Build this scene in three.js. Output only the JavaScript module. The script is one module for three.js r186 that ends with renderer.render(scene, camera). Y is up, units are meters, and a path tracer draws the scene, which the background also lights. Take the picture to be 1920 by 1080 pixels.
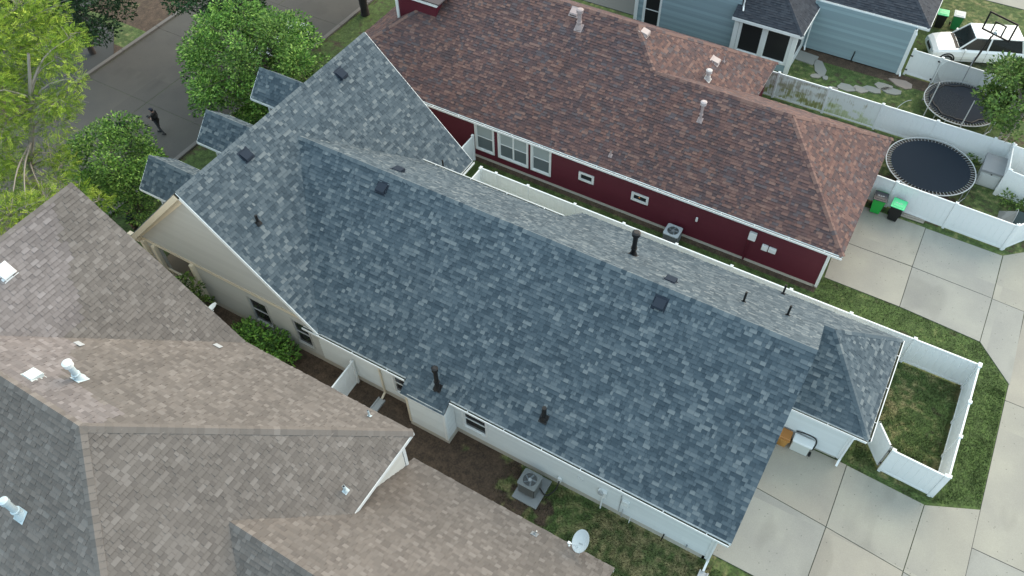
import * as THREE from 'three';
import { mergeGeometries } from 'three/addons/utils/BufferGeometryUtils.js';
import { ConvexGeometry } from 'three/addons/geometries/ConvexGeometry.js';
import { RoundedBoxGeometry } from 'three/addons/geometries/RoundedBoxGeometry.js';
import { MarchingCubes } from 'three/addons/objects/MarchingCubes.js';

// ---------------------------------------------------------------- camera, sky, sun, exposure
const V3 = (x, y, z) => new THREE.Vector3(x, y, z);
const scene = new THREE.Scene();
const camera = new THREE.PerspectiveCamera(39.88, 16 / 9, 0.5, 900);
camera.position.set(0, 30, 0);
camera.quaternion.setFromRotationMatrix(new THREE.Matrix4().makeBasis(
  V3(0.8652, -0.0154, -0.5017), V3(-0.3838, 0.6231, -0.6811), V3(0.3227, 0.7820, 0.5332)));
camera.updateMatrixWorld(true); camera.updateProjectionMatrix();
const renderer = new THREE.WebGLRenderer({ antialias: true });
renderer.toneMapping = THREE.LinearToneMapping;
renderer.toneMappingExposure = 1.58;
renderer.shadowMap.enabled = true;

const sunDir = V3(0.20, 0.48, -0.86).normalize();
{ // thinly overcast evening sky: blue-grey veil, warm broad glow round the veiled sun
  const W = 256, H = 128, d = new Float32Array(W * H * 4);
  for (let j = 0; j < H; j++) for (let i = 0; i < W; i++) {
    const el = ((j + 0.5) / H - 0.5) * Math.PI, az = ((i + 0.5) / W - 0.5) * 2 * Math.PI;
    const v = V3(Math.cos(el) * Math.cos(az), Math.sin(el), Math.cos(el) * Math.sin(az));
    const c = Math.max(-1, Math.min(1, v.dot(sunDir))), g = Math.exp((c - 1) * 2.2), up = Math.max(0, v.y);
    const L = 0.74 + 0.08 * (1 - up), k = (j * W + i) * 4;
    const w = 0.62 * g;
    d[k] = L * 0.71 + w * 0.98; d[k + 1] = L * 0.94 + w * 0.88; d[k + 2] = L * 1.10 + w * 0.76; d[k + 3] = 1;
  }
  const t = new THREE.DataTexture(d, W, H, THREE.RGBAFormat, THREE.FloatType);
  t.mapping = THREE.EquirectangularReflectionMapping; t.magFilter = t.minFilter = THREE.LinearFilter; t.needsUpdate = true;
  scene.background = t; scene.environment = t;
}
const sun = new THREE.DirectionalLight(0xffe2bc, 2.0);
sun.position.copy(sunDir).multiplyScalar(120).add(V3(-8, 0, -24)); sun.target.position.set(-8, 0, -24);
sun.castShadow = true; sun.shadow.radius = 110; sun.shadow.mapSize.set(2048, 2048);
Object.assign(sun.shadow.camera, { left: -50, right: 50, top: 50, bottom: -50, near: 1, far: 300 });
scene.add(sun, sun.target);

// ---------------------------------------------------------------- helpers
function rng(seed) { let a = seed >>> 0; return () => { a = (a + 0x6D2B79F5) | 0; let t = Math.imul(a ^ (a >>> 15), 1 | a); t = (t + Math.imul(t ^ (t >>> 7), 61 | t)) ^ t; return ((t ^ (t >>> 14)) >>> 0) / 4294967296; }; }
function hash2(x, y, s) { let h = Math.imul(x | 0, 374761393) + Math.imul(y | 0, 668265263) + Math.imul(s | 0, 974634777); h = Math.imul(h ^ (h >>> 13), 1274126177); return ((h ^ (h >>> 16)) >>> 0) / 4294967296; }
function vnoise(x, y, s) { const xi = Math.floor(x), yi = Math.floor(y), fx = x - xi, fy = y - yi, u = fx * fx * (3 - 2 * fx), w = fy * fy * (3 - 2 * fy); const a = hash2(xi, yi, s), b = hash2(xi + 1, yi, s), c = hash2(xi, yi + 1, s), e = hash2(xi + 1, yi + 1, s); return a + (b - a) * u + (c - a) * w + (a - b - c + e) * u * w; }
function fbm(x, y, s, o = 4) { let v = 0, a = 0.5, n = 0; for (let i = 0; i < o; i++) { v += a * vnoise(x, y, s + i); n += a; a *= 0.5; x *= 2.03; y *= 2.03; } return v / n; }
const taken = new Map();
function numbered(n) { const k = taken.get(n) || 0; taken.set(n, k + 1); return k ? n + '_' + String(k).padStart(3, '0') : n; }
function thing(name, label, category, base = [0, 0, 0], group) {
  const o = new THREE.Group(); o.name = numbered(name); o.position.set(...base); o.userData = { label, category };
  if (group) o.userData.group = group; scene.add(o); return o;
}
function shade(m) { m.castShadow = true; m.receiveShadow = true; return m; }
// part: geometry in world coordinates under a thing that is a group at its base
function part(t, name, geo, mat) { const m = shade(new THREE.Mesh(geo, mat)); m.name = name; m.position.copy(t.position).negate(); t.add(m); return m; }
// local: geometry in the parent's own coordinates
function local(t, name, geo, mat, p) { const m = shade(new THREE.Mesh(geo, mat)); m.name = name; if (p) m.position.set(...p); t.add(m); return m; }
function single(name, label, category, geo, mat, p, group) { const m = shade(new THREE.Mesh(geo, mat)); m.name = numbered(name); m.userData = { label, category }; if (group) m.userData.group = group; if (p) m.position.set(...p); scene.add(m); return m; }
function struct(name, geo, mat) { const m = shade(new THREE.Mesh(geo, mat)); m.name = numbered(name); m.userData.kind = 'structure'; scene.add(m); return m; }
function merge(list) { const l = list.map(g => { const h = g.index ? g.toNonIndexed() : g; for (const k of Object.keys(h.attributes)) if (!['position', 'normal', 'uv'].includes(k)) h.deleteAttribute(k); if (!h.attributes.uv) h.setAttribute('uv', new THREE.BufferAttribute(new Float32Array(h.attributes.position.count * 2), 2)); return h; }); return mergeGeometries(l); }
function box(x0, x1, y0, y1, z0, z1) { return new THREE.BoxGeometry(Math.abs(x1 - x0), Math.abs(y1 - y0), Math.abs(z1 - z0)).translate((x0 + x1) / 2, (y0 + y1) / 2, (z0 + z1) / 2); }
function rbox(w, h, d, r, x = 0, y = 0, z = 0) { return new RoundedBoxGeometry(w, h, d, 2, r).translate(x, y, z); }
// a straight bar between two points: top face along the line, height down, width across
function beam(a, b, width, height, drop = true) {
  const A = V3(...a), B = V3(...b), L = A.distanceTo(B), X = B.clone().sub(A).normalize();
  let Y = Math.abs(X.y) > 0.95 ? V3(1, 0, 0) : V3(0, 1, 0); const Z = X.clone().cross(Y).normalize(); Y = Z.clone().cross(X);
  const g = new THREE.BoxGeometry(L, height, width); if (drop) g.translate(0, -height / 2, 0);
  return g.applyMatrix4(new THREE.Matrix4().makeBasis(X, Y, Z)).translate((A.x + B.x) / 2, (A.y + B.y) / 2, (A.z + B.z) / 2);
}
function rod(a, b, r0, r1 = r0, seg = 8) {
  const A = V3(...a), B = V3(...b), L = A.distanceTo(B);
  const g = new THREE.CylinderGeometry(r1, r0, L, seg); const q = new THREE.Quaternion().setFromUnitVectors(V3(0, 1, 0), B.clone().sub(A).normalize());
  return g.applyQuaternion(q).translate((A.x + B.x) / 2, (A.y + B.y) / 2, (A.z + B.z) / 2);
}
function tube(pts, r, n = 24, seg = 6) { return new THREE.TubeGeometry(new THREE.CatmullRomCurve3(pts.map(p => V3(...p))), n, r, seg); }
function sheet(pts, y, h = 0) { // flat polygon in x,z; top at y, thickness h
  const s = new THREE.Shape(pts.map(p => new THREE.Vector2(p[0], -p[1])));
  const g = h ? new THREE.ExtrudeGeometry(s, { depth: h, bevelEnabled: false }) : new THREE.ShapeGeometry(s);
  return g.rotateX(-Math.PI / 2).translate(0, y - h, 0);
}
function lin(r, g, b) { return new THREE.Color().setRGB(r, g, b); }
function mat(c, rough = 0.8, extra = {}) { return new THREE.MeshStandardMaterial({ color: c instanceof THREE.Color ? c : lin(...c), roughness: rough, side: THREE.DoubleSide, ...extra }); }
function tex(n, fn, rep) { // fn(u,v) -> linear-ish sRGB triplet 0..255
  const d = new Uint8Array(n * n * 4);
  for (let j = 0; j < n; j++) for (let i = 0; i < n; i++) { const c = fn(i / n, j / n), k = (j * n + i) * 4; d[k] = c[0]; d[k + 1] = c[1]; d[k + 2] = c[2]; d[k + 3] = 255; }
  const t = new THREE.DataTexture(d, n, n); t.colorSpace = THREE.SRGBColorSpace; t.wrapS = t.wrapT = THREE.RepeatWrapping; t.magFilter = THREE.LinearFilter; t.minFilter = THREE.LinearMipmapLinearFilter; t.generateMipmaps = true; if (rep) t.repeat.set(rep, rep); t.needsUpdate = true; return t;
}
const cl = v => Math.max(0, Math.min(255, v));
const M = {
  white: mat([0.80, 0.83, 0.83], 0.5), vinyl: mat([0.84, 0.87, 0.87], 0.42), trim: mat([0.78, 0.80, 0.78], 0.55),
  cream: mat([0.70, 0.63, 0.50], 0.6), plaster: mat([0.46, 0.465, 0.445], 0.75), siding: mat([0.67, 0.71, 0.71], 0.55),
  red: mat([0.098, 0.009, 0.022], 0.6), blue: mat([0.25, 0.345, 0.38], 0.6), deck: mat([0.05, 0.05, 0.055], 0.9),
  glass: new THREE.MeshPhysicalMaterial({ color: lin(0.03, 0.035, 0.04), roughness: 0.06, specularIntensity: 1, side: THREE.DoubleSide }),
  screen: mat([0.012, 0.013, 0.016], 0.55), blind: mat([0.36, 0.42, 0.43], 0.7), blindDark: mat([0.12, 0.15, 0.16], 0.6), dark: mat([0.012, 0.012, 0.013], 0.7), black: mat([0.007, 0.007, 0.008], 0.55),
  metal: mat([0.45, 0.48, 0.5], 0.4, { metalness: 0.6 }), galv: mat([0.55, 0.62, 0.66], 0.45, { metalness: 0.35 }), grey: mat([0.24, 0.26, 0.27], 0.6), lgrey: mat([0.42, 0.44, 0.45], 0.6),
  pinkVent: mat([0.40, 0.32, 0.31], 0.6), concrete: mat([0.36, 0.36, 0.34], 0.9), foundation: mat([0.52, 0.50, 0.44], 0.85), wood: mat([0.22, 0.17, 0.12], 0.85), litter: mat([0.03, 0.035, 0.02], 0.95), carGlass: mat([0.008, 0.012, 0.013], 0.22),
};

// ---------------------------------------------------------------- ground
function zone(x, z) { // [grass, dry, dirt tone]
  const n = fbm(x * 0.9, z * 0.9, 11, 3), n2 = fbm(x * 0.35 + 40, z * 0.35, 23, 3);
  let g = 0.75, dry = 0.25;
  if (z > -13 && z < -4) { g = THREE.MathUtils.smoothstep(x + (n - 0.5) * 5 + (z + 11) * -0.9, -8.2, -5.6) * 0.85; dry = x < 0.9 ? 0.1 + n2 * 0.7 : 0.3; if (x > 0.6) g = 0.85; }
  else if (x > 4 && x < 7.5 && z > -25.5 && z < -19.3) { g = 0.85; dry = 0.05 + 0.75 * n2; }
  else if (z > -28.5 && z < -25.3 && x < 7.7) { g = 0.85 - (z < -27.3 && x < 0.3 ? 0.7 : 0); dry = 0.1 + (x < 0 ? 0.3 * n2 : 0.1); }
  else if (x > 7 && z > -29 && z < -18) { g = 0.95; dry = 0.12; }
  else if (z < -40.4 && z > -46.4 && x < 7) { g = 0.75 - (z < -45.4 ? 0.8 : 0); dry = 0.12 + 0.3 * n2; }
  else if (x > -2 && z < -34.5 && z > -40.7) { g = 0.55; dry = 0.3; }
  else if (x > 1 && z < -46) { g = 0.85; dry = 0.35 + (x > 6 ? 0.4 : 0); }
  else if (x < -44) { g = 0.25; dry = 0.3; }
  else if (x < -28) { g = 0.75; dry = 0.12; }
  else if (x > -29 && x < -17 && z > -27.6 && z < -24.5) { g = 0.15; dry = 0.3; }
  return [g, dry, n, n2];
}
function groundRGB(x, z) {
  const [g, dry, n, n2] = zone(x, z), f = hash2(Math.round(x * 23), Math.round(z * 23), 5), m = vnoise(x * 5, z * 5, 7);
  const a = g * 1.3 - 0.35 + (n - 0.5) * 0.9 + (m - 0.5) * 0.5, gg = THREE.MathUtils.smoothstep(a, 0.1, 0.5), dd = THREE.MathUtils.smoothstep(dry + (m - 0.5) * 0.5 + (n - 0.5) * 0.4, 0.25, 0.75);
  const v = 0.75 + 0.35 * f + 0.25 * (m - 0.5);
  const gr = [80 + dd * 50, 100 + dd * 22, 52 + dd * 34], so = [76 + n2 * 18, 63 + n2 * 15, 52 + n2 * 12];
  return [0, 1, 2].map(i => cl((so[i] + (gr[i] - so[i]) * gg) * v));
}
{
  struct('ground', new THREE.PlaneGeometry(900, 900).rotateX(-Math.PI / 2).translate(0, -0.03, 0), mat([0.05, 0.055, 0.03], 0.95));
  const X0 = -62, X1 = 20, Z0 = -66, Z1 = 8, t = tex(2048, (u, v) => groundRGB(X0 + u * (X1 - X0), Z1 - v * (Z1 - Z0)));
  t.wrapS = t.wrapT = THREE.ClampToEdgeWrapping;
  const g = new THREE.PlaneGeometry(X1 - X0, Z1 - Z0).rotateX(-Math.PI / 2).translate((X0 + X1) / 2, 0, (Z0 + Z1) / 2);
  struct('yard_soil', g, new THREE.MeshStandardMaterial({ map: t, roughness: 0.97 }));
}
// concrete slabs
const concTex = (s, base) => tex(512, (u, v) => { const x = u * 8, y = v * 8; const a = fbm(x * 0.8 + s, y * 0.8, s, 4), b = hash2(u * 512, v * 512, s + 3), c = fbm(x * 0.2, y * 0.2, s + 9, 2); const sp = hash2(Math.floor(u * 256), Math.floor(v * 256), s + 5), st = THREE.MathUtils.smoothstep(fbm(x * 0.9, y * 0.35, s + 21, 3), 0.6, 0.75); const w = (0.89 + 0.14 * a + 0.08 * c + (b - 0.5) * 0.07) * (sp > 0.998 ? 0.68 : 1) * (1 - 0.06 * st); return [cl(base[0] * w), cl(base[1] * w), cl(base[2] * w * (1 - 0.03 * a))]; }, 1 / 8);
const concMats = [1, 2, 3].map(s => new THREE.MeshStandardMaterial({ map: concTex(s * 17, [[157, 152, 143], [155, 152, 144], [152, 151, 146]][s - 1]), roughness: 0.92, side: THREE.DoubleSide }));
const streetMat = new THREE.MeshStandardMaterial({ map: concTex(77, [82, 80, 77]), roughness: 0.9, side: THREE.DoubleSide });
function slabs(name, list, mats, top = 0.035) {
  const o = new THREE.Group(); o.name = name; o.userData.kind = 'structure'; scene.add(o);
  list.forEach((p, i) => local(o, 'slab', sheet(p, top, 0.12), mats[i % mats.length]));
  local(o, 'joint_filler', merge(list.map(p => sheet(p.map(q => { const c = p.reduce((s, r) => [s[0] + r[0] / p.length, s[1] + r[1] / p.length], [0, 0]); return [c[0] + (q[0] - c[0]) * 1.006, c[1] + (q[1] - c[1]) * 1.006]; }), top - 0.02))), M.deck); return o;
}
const R4 = (x0, x1, z0, z1) => [[x0, z0], [x1, z0], [x1, z1], [x0, z1]];
slabs('driveway', [
  [[0.5, -19.16], [4.1, -19.16], [4.12, -16.2], [0.5, -16.48]], [[4.13, -19.14], [7.2, -18.97], [7.1, -15.92], [4.15, -16.19]],
  [[0.5, -16.45], [4.12, -16.17], [4.08, -13.0], [0.5, -13.0]], [[4.15, -16.16], [7.1, -15.89], [7.02, -12.6], [4.11, -13.0]],
  [[7.23, -18.96], [9.14, -19.83], [9.14, -15.72], [7.13, -15.9]], [[7.13, -15.87], [9.14, -15.69], [9.14, -12.2], [7.05, -12.6]],
], concMats);
slabs('neighbour_driveway', [
  R4(0.35, 3.97, -34.15, -31.22), [[4.0, -34.12], [7.66, -34.06], [7.68, -31.05], [4.0, -31.2]], [[0.35, -31.19], [3.97, -31.17], [4.02, -28.42], [0.47, -28.46]], [[4.0, -31.16], [7.68, -31.02], [7.64, -28.17], [4.05, -28.42]],
  [[7.7, -34.1], [9.1, -35.3], [9.12, -30.95], [7.71, -31.02]], [[7.71, -30.99], [9.12, -30.92], [9.2, -26.4], [7.67, -28.16]],
], [concMats[1], concMats[2]]);
{ const zs = [-62, -55.3, -47.9, -40.4, -33, -25.5, -18.1, -10.6, -3], l = []; for (let i = 0; i + 1 < zs.length; i++) l.push(R4(9.16, 13.4, zs[i] + 0.015, zs[i + 1] - 0.015), R4(13.43, 17.5, zs[i] + 0.015, zs[i + 1] - 0.015)); slabs('alley', l, [concMats[2], concMats[1], concMats[0]], 0.028); }
slabs('far_pad', [R4(2.6, 9.0, -66, -57.3)], [concMats[1]]);
slabs('patio', [R4(-24, -16.6, -52, -44.4)], [mat([0.12, 0.13, 0.125], 0.9)]);
{ const l = []; for (let z = -70; z < 20; z += 6) l.push(R4(-43.75, -38.65, z, z + 5.98), R4(-38.62, -33.5, z, z + 5.98)); slabs('street', l, [streetMat], 0.01); }
for (const [a, b] of [[-44.05, -43.78], [-33.47, -33.2]]) { const o = new THREE.Group(); o.name = numbered('kerb'); o.userData.kind = 'structure'; scene.add(o); for (let z = -70; z < 20; z += 3) local(o, 'kerb_stone', new RoundedBoxGeometry(b - a, 0.3, 2.99, 2, 0.03).translate((a + b) / 2, -0.02, z + 1.5), mat([0.15, 0.14, 0.13], 0.9)); }
slabs('far_drive', [[[-44.1, -24.4], [-44.1, -19], [-56, -19], [-56, -26.6], [-46.5, -26.6]], R4(-51.5, -49.9, -60, -26.7)], [mat([0.055, 0.058, 0.057], 0.9)]);
// grass blades, as one mass
{
  const bl = new THREE.BufferGeometry(), P = [], Nn = []; const r = rng(3);
  for (let k = 0; k < 4; k++) { const a = r() * 6.28, l = 0.012 + r() * 0.02, w = 0.006, cx = Math.cos(a), cz = Math.sin(a); P.push(-cz * w + cx * .01, 0, cx * w + cz * .01, cz * w + cx * .01, 0, -cx * w + cz * .01, cx * l, 0.03 + r() * 0.025, cz * l); for (let i = 0; i < 3; i++) Nn.push(0, 1, 0); }
  bl.setAttribute('position', new THREE.Float32BufferAttribute(P, 3)); bl.setAttribute('normal', new THREE.Float32BufferAttribute(Nn, 3));
  const areas = [[-8, 2.2, -12.55, -9.6, 1500], [4.2, 7.4, -25.3, -19.5, 1400], [-19, 9.1, -28.4, -25.45, 800], [7.2, 9.1, -26, -18.9, 1400], [3.8, 7.2, -21, -18.9, 900], [-6.5, 6, -46.2, -40.7, 220], [0.6, 9, -40.4, -34.8, 120], [1, 9, -57, -46.6, 120], [-33.2, -28.5, -38, -12, 100]];
  const pts = []; const rr = rng(91);
  for (const [x0, x1, z0, z1, den] of areas) { const n = (x1 - x0) * (z1 - z0) * den; for (let i = 0; i < n; i++) { const x = x0 + rr() * (x1 - x0), z = z0 + rr() * (z1 - z0); const [g, dry, nn] = zone(x, z); const patch = vnoise(x * 1.7, z * 1.7, 31); if (rr() > g * (0.35 + 0.9 * patch)) continue;
    if (x > 0.45 && x < 7.66 && z < -28.4 && z > -34.2) continue; if (x > 9.1) continue; if (x > 7.64 && z < -28.15 + (x - 7.64) * 1.25 && z > -34) continue; if (x > 0.5 && z > -19.1 + (x > 7.2 ? (7.2 - x) * 0.45 : 0.05) && z > -19.9 && !(z > -12.95)) continue;
    pts.push([x, z, dry + (patch - 0.5) * 0.5]); } }
  const m = new THREE.InstancedMesh(bl, new THREE.MeshStandardMaterial({ color: 0xffffff, roughness: 0.9, side: THREE.DoubleSide }), pts.length); const o = new THREE.Object3D(), c = new THREE.Color();
  pts.forEach(([x, z, dry], i) => { o.position.set(x, 0, z); o.rotation.y = rr() * 6.28; const s = 0.5 + rr() * 0.55; o.scale.set(s, s * (0.8 + rr() * 0.5), s); o.updateMatrix(); m.setMatrixAt(i, o.matrix); const d = THREE.MathUtils.clamp((dry - 0.2) * 1.7 + (rr() - 0.5) * 0.3, 0, 1), v = 0.88 + rr() * 0.24; c.setRGB((0.125 + 0.12 * d) * v, (0.20 + 0.05 * d) * v, (0.052 + 0.05 * d) * v); m.setColorAt(i, c); });
  m.name = 'grass'; m.userData = { kind: 'stuff', label: 'short patchy green and dry grass of the side yards', category: 'grass' }; m.receiveShadow = true; scene.add(m);
}

// ---------------------------------------------------------------- roofs made of shingles
const tabW = [0.12, 0.17, 0.23, 0.31], tabH = [0.010, 0.026];
class Roof {
  constructor(house, pal, { exp = 0.145, seed = 1, singles = 300, tint = null, rough = 0.85, wts = null, widths = tabW } = {}) { Object.assign(this, { house, pal, exp, seed, singles, tint, rough, wts, widths }); this.tabs = []; this.deckGeo = []; this.caps = []; this.mats = pal.map(c => new THREE.MeshStandardMaterial({ color: lin(...c), roughness: rough, side: THREE.DoubleSide })); this.geoCache = new Map(); }
  face(poly, deckT = 0.07, seedOff = 0) {
    const p = poly.map(q => V3(...q)), N = V3(0, 0, 0);
    for (let i = 0; i < p.length; i++) { const a = p[i], b = p[(i + 1) % p.length]; N.x += (a.y - b.y) * (a.z + b.z); N.y += (a.z - b.z) * (a.x + b.x); N.z += (a.x - b.x) * (a.y + b.y); }
    N.normalize(); if (N.y < 0) N.negate();
    const U = V3(0, 1, 0).cross(N).normalize(), V = N.clone().cross(U); // U x V = N, V points up the slope
    const q = p.map(a => [a.dot(U), a.dot(V)]); let area = 0; for (let i = 0; i < q.length; i++) { const a = q[i], b = q[(i + 1) % q.length]; area += a[0] * b[1] - a[1] * b[0]; }
    if (area < 0) { q.reverse(); p.reverse(); }
    const off = N.dot(p[0]), v0 = Math.min(...q.map(a => a[1])), v1 = Math.max(...q.map(a => a[1])), ulo = Math.min(...q.map(a => a[0])), uhi = Math.max(...q.map(a => a[0]));
    { // deck
      const pos = [], push = (a, b, c) => pos.push(a.x, a.y, a.z, b.x, b.y, b.z, c.x, c.y, c.z), lo = p.map(a => a.clone().addScaledVector(N, -deckT));
      for (let i = 1; i + 1 < p.length; i++) { push(p[0], p[i], p[i + 1]); push(lo[0], lo[i + 1], lo[i]); }
      for (let i = 0; i < p.length; i++) { const j = (i + 1) % p.length; push(p[i], lo[i], lo[j]); push(p[i], lo[j], p[j]); }
      const g = new THREE.BufferGeometry(); g.setAttribute('position', new THREE.Float32BufferAttribute(pos, 3)); g.computeVertexNormals(); this.deckGeo.push(g);
    }
    const at = (u, v, h) => V3(U.x * u + V.x * v + N.x * (off + h), U.y * u + V.y * v + N.y * (off + h), U.z * u + V.z * v + N.z * (off + h));
    const fr = { U, V, N, at }; const e = this.exp;
    const clip = poly2 => { let out = poly2; for (let i = 0; i < q.length && out.length; i++) { const a = q[i], b = q[(i + 1) % q.length], nx = -(b[1] - a[1]), ny = b[0] - a[0], inp = out; out = []; for (let k = 0; k < inp.length; k++) { const s = inp[k], t = inp[(k + 1) % inp.length], ds = (s[0] - a[0]) * nx + (s[1] - a[1]) * ny, dt = (t[0] - a[0]) * nx + (t[1] - a[1]) * ny; if (ds >= 0) out.push(s); if ((ds >= 0) !== (dt >= 0)) { const f = ds / (ds - dt); out.push([s[0] + (t[0] - s[0]) * f, s[1] + (t[1] - s[1]) * f]); } } } return out; };
    const k0 = Math.floor(v0 / e), k1 = Math.ceil(v1 / e);
    for (let k = k0; k < k1; k++) {
      const va = k * e, r = rng(this.seed * 7919 + seedOff * 131 + (k + 500) * 613 + Math.round(Math.abs(off) * 10)); let u = Math.floor(ulo / 40) * 40 - r() * 0.5, hi = 0;
      while (u < uhi) {
        const wi = Math.floor(r() * 4), w = this.widths[wi]; hi = r() < 0.5 ? 1 - hi : hi; let ti; const x = r();
        if (this.wts) { let s = 0; ti = this.wts.findIndex(a => (s += a) > x); if (ti < 0) ti = 0; } else ti = Math.floor(x * this.pal.length);
        const ua = u; u += w; if (u < ulo || ua > uhi) continue;
        const rect = [[ua, va], [ua + w - 0.004, va], [ua + w - 0.004, va + e * 1.04], [ua, va + e * 1.04]], c = clip(rect); if (c.length < 3) continue;
        let ar = 0; for (let i = 0; i < c.length; i++) { const a = c[i], b = c[(i + 1) % c.length]; ar += a[0] * b[1] - a[1] * b[0]; } ar /= 2; if (ar < 4e-4) continue;
        this.tabs.push({ fr, c, ua, va, wi, hi, ti, whole: ar > (w - 0.004) * e * 1.035 });
      }
    }
  }
  cap(a, b, n1, n2, tone = null, w = 0.15, step = 0.21) { // overlapping cap shingles along a ridge or hip, from low end a to high end b
    const A = V3(...a), B = V3(...b), D = B.clone().sub(A), L = D.length(); D.normalize(); const N1 = V3(...n1).normalize(), N2 = V3(...n2).normalize();
    let d1 = D.clone().cross(N1).normalize(), d2 = D.clone().cross(N2).normalize(); if (d1.y > 0) d1.negate(); if (d2.y > 0) d2.negate(); if (d1.dot(N2) > 0) d1.negate(); if (d2.dot(N1) > 0) d2.negate();
    const up = N1.clone().add(N2).normalize(), pos = [], f = (x, y, z) => pos.push(x.x, x.y, x.z, y.x, y.y, y.z, z.x, z.y, z.z);
    const lo = 0.030, hi = 0.018, Ls = step * 1.15, pt = (dd, s, n, h) => dd.clone().multiplyScalar(s).addScaledVector(n, h);
    for (const [dd, n] of [[d1, N1], [d2, N2]]) { const p0 = pt(up, 0, up, lo + 0.012), p1 = D.clone().multiplyScalar(Ls).addScaledVector(up, hi + 0.012), q0 = dd.clone().multiplyScalar(w).addScaledVector(n, lo), q1 = D.clone().multiplyScalar(Ls).addScaledVector(dd, w).addScaledVector(n, hi), r0 = q0.clone().addScaledVector(n, -lo), r1 = q1.clone().addScaledVector(n, -hi), c0 = p0.clone().addScaledVector(up, -0.03); f(p0, q0, q1); f(p0, q1, p1); f(q0, r0, r1); f(q0, r1, q1); f(p0, c0, r0); f(p0, r0, q0); }
    const g = new THREE.BufferGeometry(); g.setAttribute('position', new THREE.Float32BufferAttribute(pos, 3)); g.computeVertexNormals();
    const n = Math.floor(L / step), r = rng(this.seed + n); for (let i = 0; i < n; i++) this.caps.push([g, A.clone().addScaledVector(D, i * step), tone !== null && r() < 0.55 ? tone : Math.floor(r() * this.pal.length)]);
  }
  build() {
    const roof = part(this.house, 'roof', merge(this.deckGeo), M.deck); const h = 1.04 * this.exp;
    const frus = new THREE.Frustum().setFromProjectionMatrix(new THREE.Matrix4().multiplyMatrices(camera.projectionMatrix, camera.matrixWorldInverse));
    const key = t => { if (!t.whole) return -1; const p = t.fr.at(t.ua, t.va, 0); if (!frus.containsPoint(p)) return -1; const d = camera.position.clone().sub(p), D = d.length(); return Math.max(0, d.dot(t.fr.N) / D) * this.widths[t.wi] / (D * D); };
    const ranked = this.singles ? this.tabs.map((t, i) => [key(t), i]).filter(a => a[0] > 0).sort((a, b) => b[0] - a[0]).slice(0, this.singles) : [];
    const solo = new Set(ranked.map(a => a[1])); const pos = [], col = [], one = new THREE.Color();
    const profile = (c, va, hb, put) => { const hh = v => hb * (1 - (v - va) / h) + 0.004; for (let i = 1; i + 1 < c.length; i++) put([c[0], hh(c[0][1])], [c[i], hh(c[i][1])], [c[i + 1], hh(c[i + 1][1])]); for (let i = 0; i < c.length; i++) { const a = c[i], b = c[(i + 1) % c.length]; if (a[1] > va + h * 0.95 && b[1] > va + h * 0.95) continue; put([a, hh(a[1])], [a, 0], [b, 0]); put([a, hh(a[1])], [b, 0], [b, hh(b[1])]); } };
    this.tabs.forEach((t, i) => {
      const hb = tabH[t.hi];
      if (solo.has(i)) {
        const k = t.wi * 2 + t.hi; if (!this.geoCache.has(k)) { const P = [], w = this.widths[t.wi] - 0.004; profile([[0, 0], [w, 0], [w, h], [0, h]], 0, hb, (...v) => v.forEach(([q, z]) => P.push(q[0], q[1], z))); const g = new THREE.BufferGeometry(); g.setAttribute('position', new THREE.Float32BufferAttribute(P, 3)); g.computeVertexNormals(); this.geoCache.set(k, g); }
        const m = local(roof, 'shingle', this.geoCache.get(k), this.mats[t.ti]); m.position.copy(t.fr.at(t.ua, t.va, 0)); m.quaternion.setFromRotationMatrix(new THREE.Matrix4().makeBasis(t.fr.U, t.fr.V, t.fr.N)); return;
      }
      const base = this.pal[t.ti], P0 = t.fr.at(t.ua, t.va, 0), k = this.tint ? this.tint(P0, t) : [1, 1, 1];
      profile(t.c, t.va, hb, (...v) => v.forEach(([q, z]) => { const p = t.fr.at(q[0], q[1], z); pos.push(p.x, p.y, p.z); col.push(base[0] * k[0], base[1] * k[1], base[2] * k[2]); }));
    });
    const g = new THREE.BufferGeometry(); g.setAttribute('position', new THREE.Float32BufferAttribute(pos, 3)); g.setAttribute('color', new THREE.Float32BufferAttribute(col, 3)); g.computeVertexNormals();
    const s = local(roof, 'shingles', g, new THREE.MeshStandardMaterial({ vertexColors: true, roughness: this.rough, side: THREE.DoubleSide })); s.userData.kind = 'stuff';
    this.caps.forEach(([cg, p, ti]) => { const m = local(roof, 'ridge_cap', cg, this.mats[ti]); m.position.copy(p); });
    console.log(this.house.name, 'tabs', this.tabs.length, 'caps', this.caps.length); return roof;
  }
}

// ---------------------------------------------------------------- walls, siding, windows, fittings
// wall in a vertical plane. axis 'x': runs along x at z = c and faces s*z; axis 'z': runs along z at x = c and faces s*x
function onWall(axis, c, s, u, y, out) { return axis === 'x' ? [u, y, c + s * out] : [c + s * out, y, u]; }
function wallSlab(t, axis, c, s, outline, holes, material, thick = 0.14, name = 'wall') {
  const sh = new THREE.Shape(outline.map(p => new THREE.Vector2(p[0], p[1]))); for (const [a, b, y0, y1] of holes) sh.holes.push(new THREE.Path([[a, y0], [b, y0], [b, y1], [a, y1]].map(p => new THREE.Vector2(...p))));
  const g = new THREE.ExtrudeGeometry(sh, { depth: thick, bevelEnabled: false }); // z 0..thick
  if (axis === 'x') g.translate(0, 0, s > 0 ? c - thick : c); else { g.rotateY(-Math.PI / 2); g.translate(s > 0 ? c : c + thick, 0, 0); }
  return part(t, name, g, material);
}
const boardGeo = new Map(), toneMats = new Map(); let boardCount = 0;
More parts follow.
